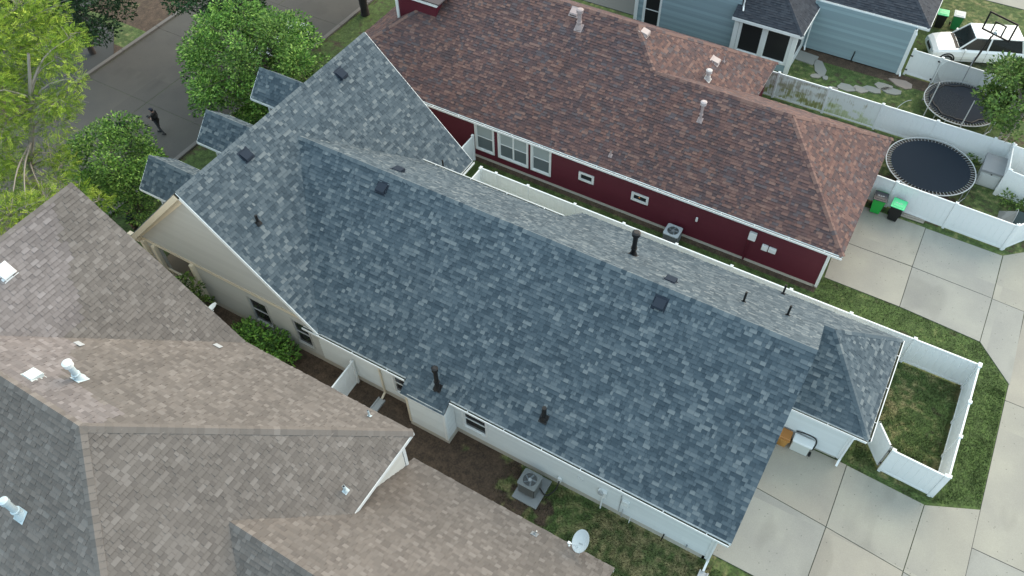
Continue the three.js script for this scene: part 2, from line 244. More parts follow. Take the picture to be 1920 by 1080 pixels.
function toned(m, amp) { if (!toneMats.has(m)) toneMats.set(m, [-1, 0.35, -0.3, 1].map(k => { const c = m.clone(); c.color.multiplyScalar(1 + amp * k); return c; })); return toneMats.get(m)[Math.floor(hash2(boardCount++, 3, 17) * 4)]; }
function boards(t, wall, axis, c, s, rows, holes, material, span) { // lap boards; rows [y0,y1,h]; span(y)->[u0,u1]
  const [y0, y1, h] = rows, k = h + '|' + s + axis;
  if (!boardGeo.has(k)) { const b = 0.045, tp = 0.006, sh = new THREE.Shape([[0, 0], [b, 0], [tp, h - 0.002], [0, h - 0.002]].map(p => new THREE.Vector2(...p))); const g = new THREE.ExtrudeGeometry(sh, { depth: 1, bevelEnabled: false }); // x out, y up, z along
    if (axis === 'x') g.rotateY(-Math.PI / 2).scale(-1, 1, s); else g.scale(s, 1, 1); g.computeVertexNormals(); boardGeo.set(k, g); }
  for (let y = y0; y < y1 - 0.02; y += h) {
    let segs = [span(y + h)]; for (const [a, b, p, q] of holes) if (y < q && y + h > p) { const o = []; for (const [m, n] of segs) { if (a > m) o.push([m, Math.min(a, n)]); if (b < n) o.push([Math.max(b, m), n]); } segs = o.filter(e => e[1] - e[0] > 0.02); }
    for (const [m, n] of segs) { if (n - m < 0.05) continue; const d = local(wall, 'siding_board', boardGeo.get(k), toned(material, material === M.blue ? 0.10 : 0.03)); if (axis === 'x') { d.scale.x = n - m; d.position.set(m, y, c + s * 0.001); } else { d.scale.z = n - m; d.position.set(c + s * 0.001, y, m); } }
  }
}
// window: opening a..b, y0..y1 with trim, sash, meeting rail and panes
function windowIn(t, axis, c, s, [a, b, y0, y1], { trim = 0.09, tm = M.trim, upper = M.glass, lower = M.glass, mull = [], sash = M.trim, rail = 0.5 } = {}) {
  const B = (u0, u1, v0, v1, o0, o1) => { const p = onWall(axis, c, s, u0, v0, o0), q = onWall(axis, c, s, u1, v1, o1); return box(p[0], q[0], p[1], q[1], p[2], q[2]); };
  const w = part(t, 'window', merge([B(a - trim, a, y0 - trim, y1 + trim, -0.05, 0.045), B(b, b + trim, y0 - trim, y1 + trim, -0.05, 0.045), B(a, b, y1, y1 + trim, -0.05, 0.047), B(a, b, y0 - trim, y0, -0.05, 0.055)]), tm);
  const xs = [a, ...mull, b]; const fr = [], mw = 0.045;
  for (let i = 0; i + 1 < xs.length; i++) { const p = xs[i], q = xs[i + 1], ym = y0 + (y1 - y0) * rail; fr.push(B(p, p + mw, y0, y1, -0.07, 0.0), B(q - mw, q, y0, y1, -0.07, 0.0), B(p + mw, q - mw, y0, y0 + mw, -0.07, -0.002), B(p + mw, q - mw, y1 - mw, y1, -0.07, -0.002)); if (rail > 0) fr.push(B(p + mw, q - mw, ym - 0.02, ym + 0.02, -0.06, -0.004));
    if (rail > 0) { local(w, 'pane', B(p + mw, q - mw, ym + 0.02, y1 - mw, -0.045, -0.035), upper); local(w, 'pane', B(p + mw, q - mw, y0 + mw, ym - 0.02, -0.045, -0.035), lower); } else local(w, 'pane', B(p + mw, q - mw, y0 + mw, y1 - mw, -0.045, -0.035), lower); }
  local(w, 'sash', merge(fr), sash); return w;
}
function gutter(t, a, b, out, m = M.white) { // open channel hung on an eave
  const o = V3(...out).multiplyScalar(0.11), A = V3(...a), B = V3(...b), f = (p, q, dy) => [p.x + q.x, p.y + dy, p.z + q.z];
  const half = o.clone().multiplyScalar(0.5); const g = part(t, 'gutter', merge([beam(f(A, o, 0), f(B, o, 0), 0.03, 0.11), beam(f(A, half, -0.1), f(B, half, -0.1), 0.1, 0.012), beam(f(A, o.clone().multiplyScalar(0.06), 0), f(B, o.clone().multiplyScalar(0.06), 0), 0.014, 0.1)]), m); local(g, 'leaf_litter', beam(f(A, half, -0.045), f(B, half, -0.045), 0.085, 0.03), M.litter);
  const L = A.distanceTo(B), n = Math.floor(L / 1.6); for (let i = 0; i < n; i++) { const p = A.clone().lerp(B, (i + 0.5) / n); local(g, 'hanger', beam(f(p, o.clone().multiplyScalar(0.05), 0.012), f(p, o, 0.012), 0.025, 0.012), m); } return g;
}
function downspout(t, pts, m = M.white) { const g = []; for (let i = 0; i + 1 < pts.length; i++) g.push(beam(pts[i], pts[i + 1], 0.085, 0.07, false)); for (const p of pts.slice(1, -1)) g.push(rbox(0.1, 0.09, 0.1, 0.02, ...p)); return part(t, 'downspout', merge(g), m); }
const slopeQ = n => new THREE.Quaternion().setFromUnitVectors(V3(0, 1, 0), V3(...n).normalize());
function slantVent(t, p, n, along, m) { // low square roof vent: hood open down-slope, on a flashing plate
  const N = V3(...n).normalize(), U = V3(...along).normalize(), W = U.clone().cross(N).normalize(); if (W.y > 0) W.negate(); // W down-slope
  const X = N.clone().cross(W); const mm = new THREE.Matrix4().makeBasis(X, N, W).setPosition(...p);
  const hood = new THREE.ExtrudeGeometry(new THREE.Shape([[-0.2, 0.02], [0.2, 0.02], [0.2, 0.13], [0.14, 0.17], [-0.2, 0.05]].map(q => new THREE.Vector2(...q))), { depth: 0.4, bevelEnabled: true, bevelSize: 0.012, bevelThickness: 0.012, bevelSegments: 2 }).translate(0, 0, -0.2).rotateY(-Math.PI / 2);
  const v = part(t, 'roof_vent', hood.applyMatrix4(mm), m); local(v, 'flashing', box(-0.27, 0.27, 0.012, 0.022, -0.3, 0.27).applyMatrix4(mm), m); local(v, 'opening', box(-0.17, 0.17, 0.035, 0.12, 0.212, 0.216).applyMatrix4(mm), M.dark); return v;
}
function pipe(t, p, top, r, n, m, { capR = 0, capM = null, boot = 1.9, name = 'vent_pipe', plateM = null } = {}) {
  const v = part(t, name, rod([p[0], p[1] - 0.1, p[2]], [p[0], top, p[2]], r, r, 14), m); const mm = new THREE.Matrix4().makeRotationFromQuaternion(slopeQ(n)).setPosition(...p);
  local(v, 'boot', new THREE.CylinderGeometry(r * 1.15, r * boot, r * 2.2, 14).translate(p[0], p[1] + r * 0.9, p[2]), plateM || m); local(v, 'flashing', new RoundedBoxGeometry(r * 3.9, 0.014, r * 4.2, 1, 0.006).translate(0, 0.022, 0).applyMatrix4(mm), plateM || m);
  if (capR) { local(v, 'cap', merge([new THREE.CylinderGeometry(capR, capR, 0.16, 16).translate(p[0], top, p[2]), new THREE.CylinderGeometry(capR * 0.6, capR * 1.05, 0.05, 16).translate(p[0], top + 0.105, p[2])]), capM || m); local(v, 'collar', new THREE.CylinderGeometry(r * 1.35, r * 1.35, 0.05, 14).translate(p[0], p[1] + (top - p[1]) * 0.35, p[2]), m); } else local(v, 'bore', new THREE.CylinderGeometry(r * 0.8, r * 0.8, 0.01, 14).translate(p[0], top + 0.002, p[2]), M.dark);
  return v;
}
const lf = (p, amp, s) => 1 + amp * (fbm(p.x * 0.5 + 50, p.z * 0.5 + 50, s, 3) - 0.5) * 2;

// ---------------------------------------------------------------- the centre house (new blue-grey roof)
{
  const H = thing('grey_roofed_house', 'long pale house with new blue-grey shingle roof in the middle', 'house', [-10, 0, -18]);
  const S = 0.788, yN = z => 2.75 + S * (-12.36 - z), zr = -18.2, yr = yN(zr), yF = z => yr + S * (z - zr);
  const pal = [[0.043, 0.067, 0.086], [0.061, 0.089, 0.110], [0.083, 0.113, 0.134], [0.112, 0.143, 0.162], [0.156, 0.186, 0.200]];
  const R = new Roof(H, pal, { seed: 5, exp: 0.152, widths: [0.1, 0.15, 0.2, 0.27], wts: [0.22, 0.29, 0.26, 0.16, 0.07], tint: p => { const k = lf(p, 0.10, 41); return [k, k, k]; } });
  R.face([[-17.1, yN(-12.46), -12.46], [1.1, yN(-12.46), -12.46], [1.1, yr, zr], [-22.0, yr, zr]]);
  R.face([[-12.62, yN(-11.92), -11.92], [-10.52, yN(-11.92), -11.92], [-10.52, yN(-12.46), -12.46], [-12.62, yN(-12.46), -12.46]]);
  R.face([[-18.6, yF(-22.3), -22.3], [-10.75, yF(-22.3), -22.3], [-10.75, yr, zr], [-22.0, yr, zr]]);
  R.face([[-10.75, yF(-24.4), -24.4], [1.1, yF(-24.4), -24.4], [1.1, yr, zr], [-10.75, yr, zr]]);
  const ya = yF(-24.4), za = -21.72, yp = ya + S * 2.68, xp = 1.52;
  R.face([[1.1, ya, -24.4], [4.2, ya, -24.4], [xp, yp, za], [1.1, yp, za]]);
  R.face([[0.9, ya, -19.04], [4.2, ya, -19.04], [xp, yp, za], [0.9, yp, za]]);
  R.face([[4.2, ya, -19.04], [4.2, ya, -24.4], [xp, yp, za]]);
  const xr = -22.7, yt = 8.4, ze = -12.42, zf = -24.65;
  R.face([[-17.1, 2.8, ze], [-17.1, 2.8, zf], [xr, yt, zf], [xr, yt, ze]]);
  R.face([[-28.3, 2.8, zf], [-28.3, 2.8, ze], [xr, yt, ze], [xr, yt, zf]]);
  const dz = [-14.64, -18.21, -21.92];
  for (const z of dz) { R.face([[-27.42, 5.42, z + 1.08], [-25.6, 5.42, z + 1.08], [-24.5, 6.5, z], [-27.42, 6.5, z]], 0.05); R.face([[-27.42, 5.42, z - 1.08], [-25.6, 5.42, z - 1.08], [-24.5, 6.5, z], [-27.42, 6.5, z]], 0.05); }
  const nN = [0, 1, S], nF = [0, 1, -S], nX = [1, 1, 0], nW = [-1, 1, 0];
  R.cap([1.1, yr, zr], [-21.6, yr, zr], nN, nF, 3); R.cap([xr, yt, ze], [xr, yt, zf], nX, nW, 3); R.cap([4.2, ya, -19.04], [xp, yp, za], nN, [S, 1, 0], 2, 0.13); R.cap([4.2, ya, -24.4], [xp, yp, za], nF, [S, 1, 0], 2, 0.13); R.cap([xp, yp, za], [0.95, yp, za], nN, nF, 2, 0.13);
  for (const z of dz) R.cap([-27.42, 6.5, z], [-24.5, 6.5, z], [0, 1, 1], [0, 1, -1], 3, 0.13);
  R.build();
  // walls with lap siding
  const wN = [[-10.08, -9.05, 0.9, 2.2], [-13.55, -12.8, 0.8, 2.2]];
  const n1 = wallSlab(H, 'x', -12.65, 1, [[-17.5, 0.35], [0.55, 0.35], [0.55, 2.72], [-17.5, 2.72]], wN, M.siding); boards(H, n1, 'x', -12.65, 1, [0.45, 2.62, 0.18], wN.map(([a, b, c, d]) => [a - 0.09, b + 0.09, c - 0.09, d + 0.09]), M.siding, () => [-17.5, 0.55]);
  part(H, 'foundation', merge([box(-27.8, 0.5, 0, 0.38, -12.66, -12.9), box(-12.42, -10.5, 0, 0.3, -11.97, -12.8), box(0.4, 0.62, 0, 0.3, -24.1, -12.66), box(0.6, 3.68, 0, 0.22, -19.24, -19.5), box(3.6, 3.72, 0, 0.22, -24.2, -19.24)]), M.foundation);
  for (const w of wN) windowIn(H, 'x', -12.65, 1, w, { tm: M.white, sash: M.white });
  // gable wall on the camera side, with a belt board, two windows and the porch opening
  const wG = [[-21.42, -20.37, 0.75, 2.4], [-18.87, -18.03, 0.75, 2.4], [-26.75, -24.5, 0.35, 2.72]];
  const rk = y => Math.max(0.05, 8.22 - y); const g1 = wallSlab(H, 'x', -12.66, 1, [[-27.75, 0.3], [-17.4, 0.3], [-17.4, 2.9], [xr, 8.2], [-27.75, 3.15]], wG, M.plaster); boards(H, g1, 'x', -12.66, 1, [0.42, 8.0, 0.19], [...wG.map(([a, b, c, d]) => [a - 0.09, b + 0.09, c - 0.09, d + 0.09])], M.plaster, y => [Math.max(-27.75, xr - rk(y)), Math.min(-17.4, xr + rk(y))]);
  part(H, 'belt_board', box(-27.8, -17.5, 2.84, 3.02, -12.6, -12.64), M.cream);
  for (const w of wG.slice(0, 2)) windowIn(H, 'x', -12.66, 1, w, { trim: 0.07, tm: M.plaster, sash: M.lgrey });
  // porch in the front corner
  const po = part(H, 'porch', merge([box(-28.2, -24.2, 0.2, 0.36, -16.6, -12.75), box(-24.3, -24.2, 0.36, 2.8, -16.6, -12.8)]), M.wood);
  for (const x of [-27.55, -26.85, -24.48]) local(po, 'post', rbox(0.2, 2.6, 0.2, 0.02, x, 1.6, -12.55), M.cream); local(po, 'handrail', merge([box(-26.75, -24.58, 1.2, 1.27, -12.66, -12.58), box(-26.75, -24.58, 0.45, 0.51, -12.65, -12.59)]), M.cream); for (let i = 0; i < 10; i++) local(po, 'baluster', box(-26.6 + i * 0.21, -26.56 + i * 0.21, 0.5, 1.2, -12.64, -12.6), M.cream);
  local(po, 'porch_ceiling', box(-28.0, -24.2, 2.74, 2.8, -16.6, -12.85), M.wood);
  // rake boards of the gable
  part(H, 'rake_board', beam([xr, yt - 0.02, ze + 0.02], [-28.32, 2.78, ze + 0.02], 0.04, 0.24), M.cream); part(H, 'rake_board', beam([xr, yt - 0.02, ze + 0.02], [-17.1, 2.8, ze + 0.02], 0.04, 0.2), M.white); part(H, 'frieze_board', beam([xr, yt - 0.3, -12.62], [-27.9, 3.1, -12.62], 0.05, 0.26), M.cream); part(H, 'soffit', merge([beam([xr, yt - 0.12, -12.55], [-28.25, 2.6, -12.55], 0.2, 0.02), beam([xr, yt - 0.12, -12.55], [-17.2, 2.7, -12.55], 0.2, 0.02)]), M.cream); part(H, 'eave_return', box(-28.4, -27.7, 2.75, 3.0, -12.44, -12.64), M.cream);
  part(H, 'rake_board', beam([xr, yt - 0.02, zf - 0.02], [-17.1, 2.8, zf - 0.02], 0.04, 0.2), M.white);
  // other walls
  wallSlab(H, 'x', -24.35, -1, [[-27.75, 0], [-17.4, 0], [-17.4, 2.9], [xr, 8.2], [-27.75, 3.15]], [], M.plaster); wallSlab(H, 'z', -27.75, -1, [[-24.3, 0], [-16.6, 0], [-16.6, 3.1], [-24.3, 3.1]], [], M.plaster); wallSlab(H, 'z', -17.4, 1, [[-24.3, 0], [-21.9, 0], [-21.9, 2.9], [-24.3, 2.9]], [], M.siding);
  wallSlab(H, 'x', -22.05, -1, [[-17.5, 0], [-10.9, 0], [-10.9, 4.15], [-17.5, 4.15]], [], M.siding); wallSlab(H, 'z', -10.95, -1, [[-24.1, 0], [-22, 0], [-22, 4], [-24.1, 2.55]], [], M.siding); wallSlab(H, 'x', -24.1, -1, [[-10.95, 0], [3.68, 0], [3.68, 2.42], [-10.95, 2.42]], [], M.siding);
  wallSlab(H, 'z', 0.58, 1, [[-24.1, 0], [-12.66, 0], [-12.66, 2.75], [zr, yr - 0.15], [-24.1, 2.5]], [[-18.2, -13.4, 0, 2.15]], M.siding); part(H, 'garage_door', merge([0, 1, 2, 3].map(i => rbox(0.05, 0.53, 4.8, 0.02, 0.5, 0.27 + i * 0.535, -15.8))), M.white);
  const aw = wallSlab(H, 'x', -19.2, 1, [[0.58, 0.2], [3.68, 0.2], [3.68, 2.42], [0.58, 2.42]], [], M.siding); boards(H, aw, 'x', -19.2, 1, [0.24, 2.3, 0.18], [], M.siding, () => [0.6, 3.68]); const ae = wallSlab(H, 'z', 3.68, 1, [[-24.1, 0.2], [-19.2, 0.2], [-19.2, 2.42], [-24.1, 2.42]], [], M.siding); boards(H, ae, 'z', 3.68, 1, [0.24, 2.3, 0.18], [], M.siding, () => [-24.1, -19.2]);
  part(H, 'corner_board', box(3.62, 3.73, 0.2, 2.4, -19.28, -19.15), M.white); part(H, 'corner_board', box(0.5, 0.63, 0.3, 2.7, -12.72, -12.58), M.white);
  // bump-out
  const b1 = wallSlab(H, 'x', -11.99, 1, [[-12.4, 0.28], [-10.55, 0.28], [-10.55, 2.42], [-12.4, 2.42]], [], M.siding, 0.1, 'chimney_chase'); boards(H, b1, 'x', -11.99, 1, [0.34, 2.35, 0.18], [], M.siding, () => [-12.32, -10.63]); const b2 = wallSlab(H, 'z', -10.55, 1, [[-12.66, 0.28], [-11.99, 0.28], [-11.99, 2.4], [-12.66, 2.7]], [], M.siding, 0.1, 'chimney_chase'); boards(H, b2, 'z', -10.55, 1, [0.34, 2.35, 0.18], [], M.siding, () => [-12.6, -12.05]); wallSlab(H, 'z', -12.4, -1, [[-12.66, 0.28], [-11.99, 0.28], [-11.99, 2.4], [-12.66, 2.7]], [], M.siding, 0.1, 'chimney_chase');
  part(H, 'corner_board', box(-10.63, -10.51, 0.28, 2.4, -12.05, -11.94), M.white); part(H, 'corner_board', box(-12.44, -12.34, 0.28, 2.4, -12.05, -11.95), M.cream);
  // fascia, gutters, downspouts
  part(H, 'fascia', merge([beam([-17.0, 2.79, -12.475], [1.1, 2.79, -12.475], 0.03, 0.2), beam([-12.6, 2.38, -11.93], [-10.54, 2.38, -11.93], 0.03, 0.1), beam([1.04, 2.68, -12.36], [1.04, yr - 0.08, zr], 0.03, 0.17), beam([1.04, yF(-24.4) - 0.06, -24.4], [1.04, yr - 0.08, zr], 0.03, 0.17), beam([1.1, ya - 0.02, -19.055], [4.2, ya - 0.02, -19.055], 0.03, 0.17), beam([4.185, ya - 0.02, -19.04], [4.185, ya - 0.02, -24.4], 0.03, 0.17)]), M.white);
  part(H, 'soffit', merge([box(-17.4, 1.0, 2.58, 2.6, -12.65, -12.5), box(1.1, 4.15, ya - 0.2, ya - 0.18, -19.2, -19.07), box(3.7, 4.17, ya - 0.2, ya - 0.18, -24.2, -19.2)]), M.white);
  gutter(H, [-17.95, 2.77, -12.45], [-12.66, 2.77, -12.45], [0, 0, 1]); gutter(H, [-10.5, 2.77, -12.45], [1.05, 2.77, -12.45], [0, 0, 1]); gutter(H, [1.15, ya - 0.02, -19.03], [4.2, ya - 0.02, -19.03], [0, 0, 1]); gutter(H, [4.21, ya - 0.02, -19.04], [4.21, ya - 0.02, -24.4], [1, 0, 0]); gutter(H, [-18.6, yF(-22.3) - 0.02, -22.32], [-10.75, yF(-22.3) - 0.02, -22.32], [0, 0, -1]); gutter(H, [-17.07, 2.78, -22.3], [-17.07, 2.78, -24.65], [1, 0, 0]);
  downspout(H, [[-14.2, 2.6, -12.4], [-14.2, 2.35, -12.58], [-14.2, 0.25, -12.58], [-14.2, 0.08, -12.3]], M.cream); downspout(H, [[0.72, 2.6, -12.4], [0.66, 2.35, -12.55], [0.66, 0.3, -12.55], [0.66, 0.1, -12.2]]); downspout(H, [[3.76, ya - 0.1, -18.9], [3.76, 2.1, -19.1], [3.76, 0.3, -19.1], [3.74, 0.1, -18.85]]); downspout(H, [[-17.0, 2.7, -23.4], [-17.3, 2.4, -23.4], [-17.3, 0.2, -23.4]]);
  // dormers facing the street
  for (const z of dz) { const d = part(H, 'dormer', merge([box(-26.5, -25.0, 4.4, 5.36, z + 0.78, z + 0.86), box(-26.5, -25.0, 4.4, 5.36, z - 0.86, z - 0.78), box(-26.58, -26.5, 4.4, 5.36, z - 0.86, z + 0.86)]), M.plaster); local(d, 'fascia', merge([beam([-27.44, 5.4, z + 1.1], [-25.6, 5.4, z + 1.1], 0.03, 0.12), beam([-27.44, 5.4, z - 1.1], [-25.6, 5.4, z - 1.1], 0.03, 0.12), beam([-27.44, 6.48, z], [-27.44, 5.4, z + 1.1], 0.03, 0.14), beam([-27.44, 6.48, z], [-27.44, 5.4, z - 1.1], 0.03, 0.14)]), M.white); local(d, 'gable', new THREE.ExtrudeGeometry(new THREE.Shape([[-0.86, 5.36], [0.86, 5.36], [0, 6.25]].map(p => new THREE.Vector2(...p))), { depth: 0.06, bevelEnabled: false }).rotateY(-Math.PI / 2).translate(-26.52, 0, z), M.plaster); local(d, 'corner_trim', box(-26.62, -26.5, 4.4, 5.36, z + 0.82, z + 0.9), M.white); }
  // roof fittings
  const vm = new THREE.MeshPhysicalMaterial({ color: lin(0.03, 0.04, 0.056), roughness: 0.9, specularIntensity: 0.25, side: THREE.DoubleSide }); slantVent(H, [-16.87, 6.93, -17.66], nN, [1, 0, 0], vm); slantVent(H, [-4.46, 6.96, -17.71], nN, [1, 0, 0], vm); slantVent(H, [-17.1, 6.66, -19.08], nF, [1, 0, 0], vm); slantVent(H, [-4.64, 6.51, -19.27], nF, [1, 0, 0], vm); slantVent(H, [-22.22, 7.92, -15.73], nX, [0, 0, 1], vm); slantVent(H, [-22.18, 7.88, -22.04], nX, [0, 0, 1], vm);
  pipe(H, [-6.75, 3.44, -13.24], 4.25, 0.09, nN, M.black); pipe(H, [-11.2, 2.95, -12.62], 4.3, 0.09, nN, M.black, { capR: 0.13, name: 'flue' }); pipe(H, [-20.59, 6.29, -14.0], 6.75, 0.06, nX, M.black, { boot: 2.4 }); pipe(H, [-17.64, 3.34, -22.94], 3.95, 0.04, nX, M.black); pipe(H, [-6.74, 5.33, -20.76], 6.6, 0.10, nF, M.black, { capR: 0.17, name: 'flue' });
  for (const p of [[-1.96, 5.62, -20.39], [-0.3, 5.14, -21.0], [-0.86, 2.72, -24.08]]) pipe(H, p, p[1] + 0.62, 0.045, nF, M.black, { boot: 2.6 });
  // wall fittings on the camera side
  part(H, 'wall_vent', new THREE.TorusGeometry(0.13, 0.02, 6, 14).translate(-4.78, 1.5, -12.62), M.siding); const mt = part(H, 'meter_box', rbox(0.34, 0.5, 0.14, 0.03, -3.8, 1.35, -12.56), M.white); local(mt, 'conduit', rod([-3.78, 0.06, -12.54], [-3.78, 1.15, -12.54], 0.035), M.white); local(mt, 'meter_dial', new THREE.CylinderGeometry(0.11, 0.11, 0.1, 14).rotateX(Math.PI / 2).translate(-3.84, 1.52, -12.46), M.lgrey);
  const cb = part(H, 'cable_box', rbox(0.3, 0.34, 0.1, 0.02, -2.86, 1.45, -12.58), M.white); local(cb, 'conduit', merge([rod([-3.05, 0.4, -12.6], [-3.05, 1.9, -12.6], 0.02), rod([-2.9, 0.1, -12.58], [-2.9, 0.85, -12.58], 0.018)]), M.lgrey); part(H, 'spigot', rod([-2.55, 0.05, -12.55], [-2.55, 0.5, -12.58], 0.02), M.white); part(H, 'hose_stub', rod([-1.18, 0.05, -12.5], [-1.15, 0.55, -12.58], 0.025), M.black); part(H, 'spigot', rbox(0.06, 0.12, 0.1, 0.02, -0.24, 0.6, -12.56), M.grey); part(H, 'line_box', rbox(0.16, 0.3, 0.1, 0.02, -5.62, 0.62, -12.57), M.white);
}

// ---------------------------------------------------------------- the near-left house (weathered brown roof)
{
  const H = thing('brown_roofed_house', 'two storey house with weathered brown-grey shingle roof nearest the camera', 'house', [-15, 0, -4]);
  const S = 0.744, SD = 0.726, e = 5.2, ze = -9.65, xe = -10.03, zr = -3.2, yr = e + S * 6.45, xp = xe - 6.45, zn = 3.25;
  const pal = [[0.128, 0.113, 0.102], [0.142, 0.126, 0.113], [0.157, 0.139, 0.125], [0.174, 0.155, 0.140], [0.198, 0.178, 0.162]];
  const R = new Roof(H, pal, { seed: 9, exp: 0.155, widths: [0.11, 0.15, 0.2, 0.27], wts: [0.2, 0.28, 0.26, 0.18, 0.08], tint: p => {
    let k = lf(p, 0.13, 61) * (1 + 0.22 * (fbm(p.x * 1.3 + p.z * 0.4, p.z * 0.8, 63, 3) - 0.5)), b = 1; // bleached band along the ridge, with a ragged outline
    if (p.z < zr - 0.05 && p.x < -16.2) { const d = p.z + 4.35 - 0.25 * (vnoise(p.x * 2, p.z * 2, 8) - 0.5) + (p.x < -18.9 ? (-18.9 - p.x) * 0.9 : 0); if (d > 0 && p.y > 8.2) { k *= 1.28; b = 1.07; } }
    return [k, k, k * b];
  } });
  R.face([[-31, e, ze], [xe, e, ze], [xp, yr, zr], [-31, yr, zr]]); R.face([[xe, e, ze], [xe, e, zn], [xp, yr, zr]]); R.face([[-31, e, zn], [xe, e, zn], [xp, yr, zr], [-31, yr, zr]]);
  const A0 = -17.57, yA = x => 5.09 + 0.896 * (A0 - x), xa = -23.84; R.face([[A0, 5.09, ze], [A0, 5.09, 1.5], [xa, yA(xa), 1.5], [xa, yA(xa), ze]]); R.face([[-30.1, 5.09, ze], [-30.1, 5.09, 1.5], [xa, yA(xa), 1.5], [xa, yA(xa), ze]]);
  const zd = -3.7, yd = 2.6 + SD * 6.06; R.face([[-10.43, 2.6, -9.76], [-2.06, 2.6, -9.76], [-2.06, yd, zd], [-10.43, yd, zd]]); R.face([[-13.4, 2.6 + SD * 0.5, -9.26], [-10.43, 2.6 + SD * 0.5, -9.26], [-10.43, yd, zd], [-13.4, yd, zd]]); R.face([[-13.4, 2.6, 2.36], [-2.06, 2.6, 2.36], [-2.06, yd, zd], [-13.4, yd, zd]]);
  R.cap([-31, yr, zr], [xp, yr, zr], [0, 1, S], [0, 1, -S], null, 0.17); R.cap([xe, e, ze], [xp, yr, zr], [0, 1, -S], [S, 1, 0], 2, 0.17); R.cap([xe, e, zn], [xp, yr, zr], [0, 1, S], [S, 1, 0], 3, 0.17); R.cap([xa, yA(xa), ze], [xa, yA(xa), 1.5], [0.896, 1, 0], [-0.896, 1, 0], 3, 0.13); R.cap([-2.06, yd, zd], [-12.3, yd, zd], [0, 1, SD], [0, 1, -SD], null, 0.17);
  R.build();
  const wm = mat([0.66, 0.65, 0.60], 0.7);
  wallSlab(H, 'x', -9.3, -1, [[-30.7, 0], [-10.38, 0], [-10.38, 5.15], [-30.7, 5.15]], [], wm); const we = wallSlab(H, 'z', -10.38, 1, [[-9.3, 0], [2.9, 0], [2.9, 5.15], [-9.3, 5.15]], [], wm); boards(H, we, 'z', -10.38, 1, [2.6, 5.0, 0.18], [], wm, () => [-9.2, 2.8]); wallSlab(H, 'x', 2.9, 1, [[-30.7, 0], [-10.38, 0], [-10.38, 5.15], [-30.7, 5.15]], [], wm); wallSlab(H, 'z', -30.7, -1, [[-9.3, 0], [2.9, 0], [2.9, 5.15], [-9.3, 5.15]], [], wm);
  wallSlab(H, 'x', -9.32, -1, [[-29.8, 4.8], [-17.9, 4.8], [xa, yA(xa) - 0.2]], [], wm); wallSlab(H, 'x', -9.4, -1, [[-10.3, 0], [-2.5, 0], [-2.5, 2.6], [-10.3, 2.6]], [], wm); wallSlab(H, 'z', -2.5, 1, [[-9.4, 0], [2, 0], [2, 2.6], [zd, yd - 0.2], [-9.4, 2.6]], [], wm);
  part(H, 'corner_board', box(-10.44, -10.33, 0, 5.1, -9.36, -9.22), M.white); part(H, 'soffit', merge([box(-10.38, -10.06, 5.08, 5.1, -9.6, 3.2), box(-17.5, -10.06, 5.08, 5.1, -9.62, -9.3), box(-10.4, -2.1, 2.48, 2.5, -9.72, -9.4)]), M.white);
  part(H, 'fascia', merge([beam([xe + 0.02, e - 0.02, ze], [xe + 0.02, e - 0.02, zn], 0.03, 0.16), beam([-31, e - 0.06, ze + 0.06], [xe, e - 0.06, ze + 0.06], 0.03, 0.16), beam([-10.4, 2.54, -9.7], [-2.06, 2.54, -9.7], 0.03, 0.14), beam([-2.12, 2.52, -9.76], [-2.12, yd - 0.08, zd], 0.03, 0.16)]), M.white);
  part(H, 'rake_board', beam([A0, 5.0, ze + 0.06], [xa, yA(xa) - 0.09, ze + 0.06], 0.03, 0.16), M.plaster);
  part(H, 'step_flashing', beam([-10.36, 2.62 + SD * 0.55, -9.2], [-10.36, 2.62 + SD * 3.4, -6.35], 0.02, 0.14), M.lgrey);
  const nB = [0, 1, -S], nC = [S, 1, 0], nF = [0, 1, S]; const pv = mat([0.56, 0.66, 0.70], 0.5);
  pipe(H, [-18.63, 9.01, -4.53], 9.85, 0.10, nB, pv, { capR: 0.15, capM: M.white, name: 'flue', plateM: pv }); slantVent(H, [-19.46, 9.58, -3.75], nB, [1, 0, 0], mat([0.62, 0.68, 0.68], 0.5)); pipe(H, [-11.61, 5.46, -9.3], 5.85, 0.035, nB, pv); pipe(H, [-10.57, 5.6, -6.61], 5.95, 0.05, nC, pv); pipe(H, [-17.23, 8.11, -0.65], 9.05, 0.10, nF, pv, { capR: 0.13, name: 'flue' }); slantVent(H, [-23.14, 10.08, -5.94], [0.896, 1, 0], [0, 0, 1], M.white);
  for (const [x, y, z] of [[-20.47, 8.19, -5.66], [-18.04, 5.90, -8.74]]) part(H, 'patch_flashing', new RoundedBoxGeometry(0.32, 0.012, 0.2, 1, 0.004).applyQuaternion(slopeQ(nB)).translate(x, y + 0.03, z), M.lgrey);
  const br = part(H, 'mounting_bracket', merge([new RoundedBoxGeometry(0.26, 0.02, 0.2, 1, 0.005).applyQuaternion(slopeQ([0, 1, -SD])).translate(-4.98, 2.95, -9.33), rod([-4.98, 2.95, -9.33], [-4.93, 3.12, -9.4], 0.03), rod([-5.05, 2.95, -9.28], [-4.95, 3.1, -9.38], 0.015)]), M.metal); br.castShadow = true;
}

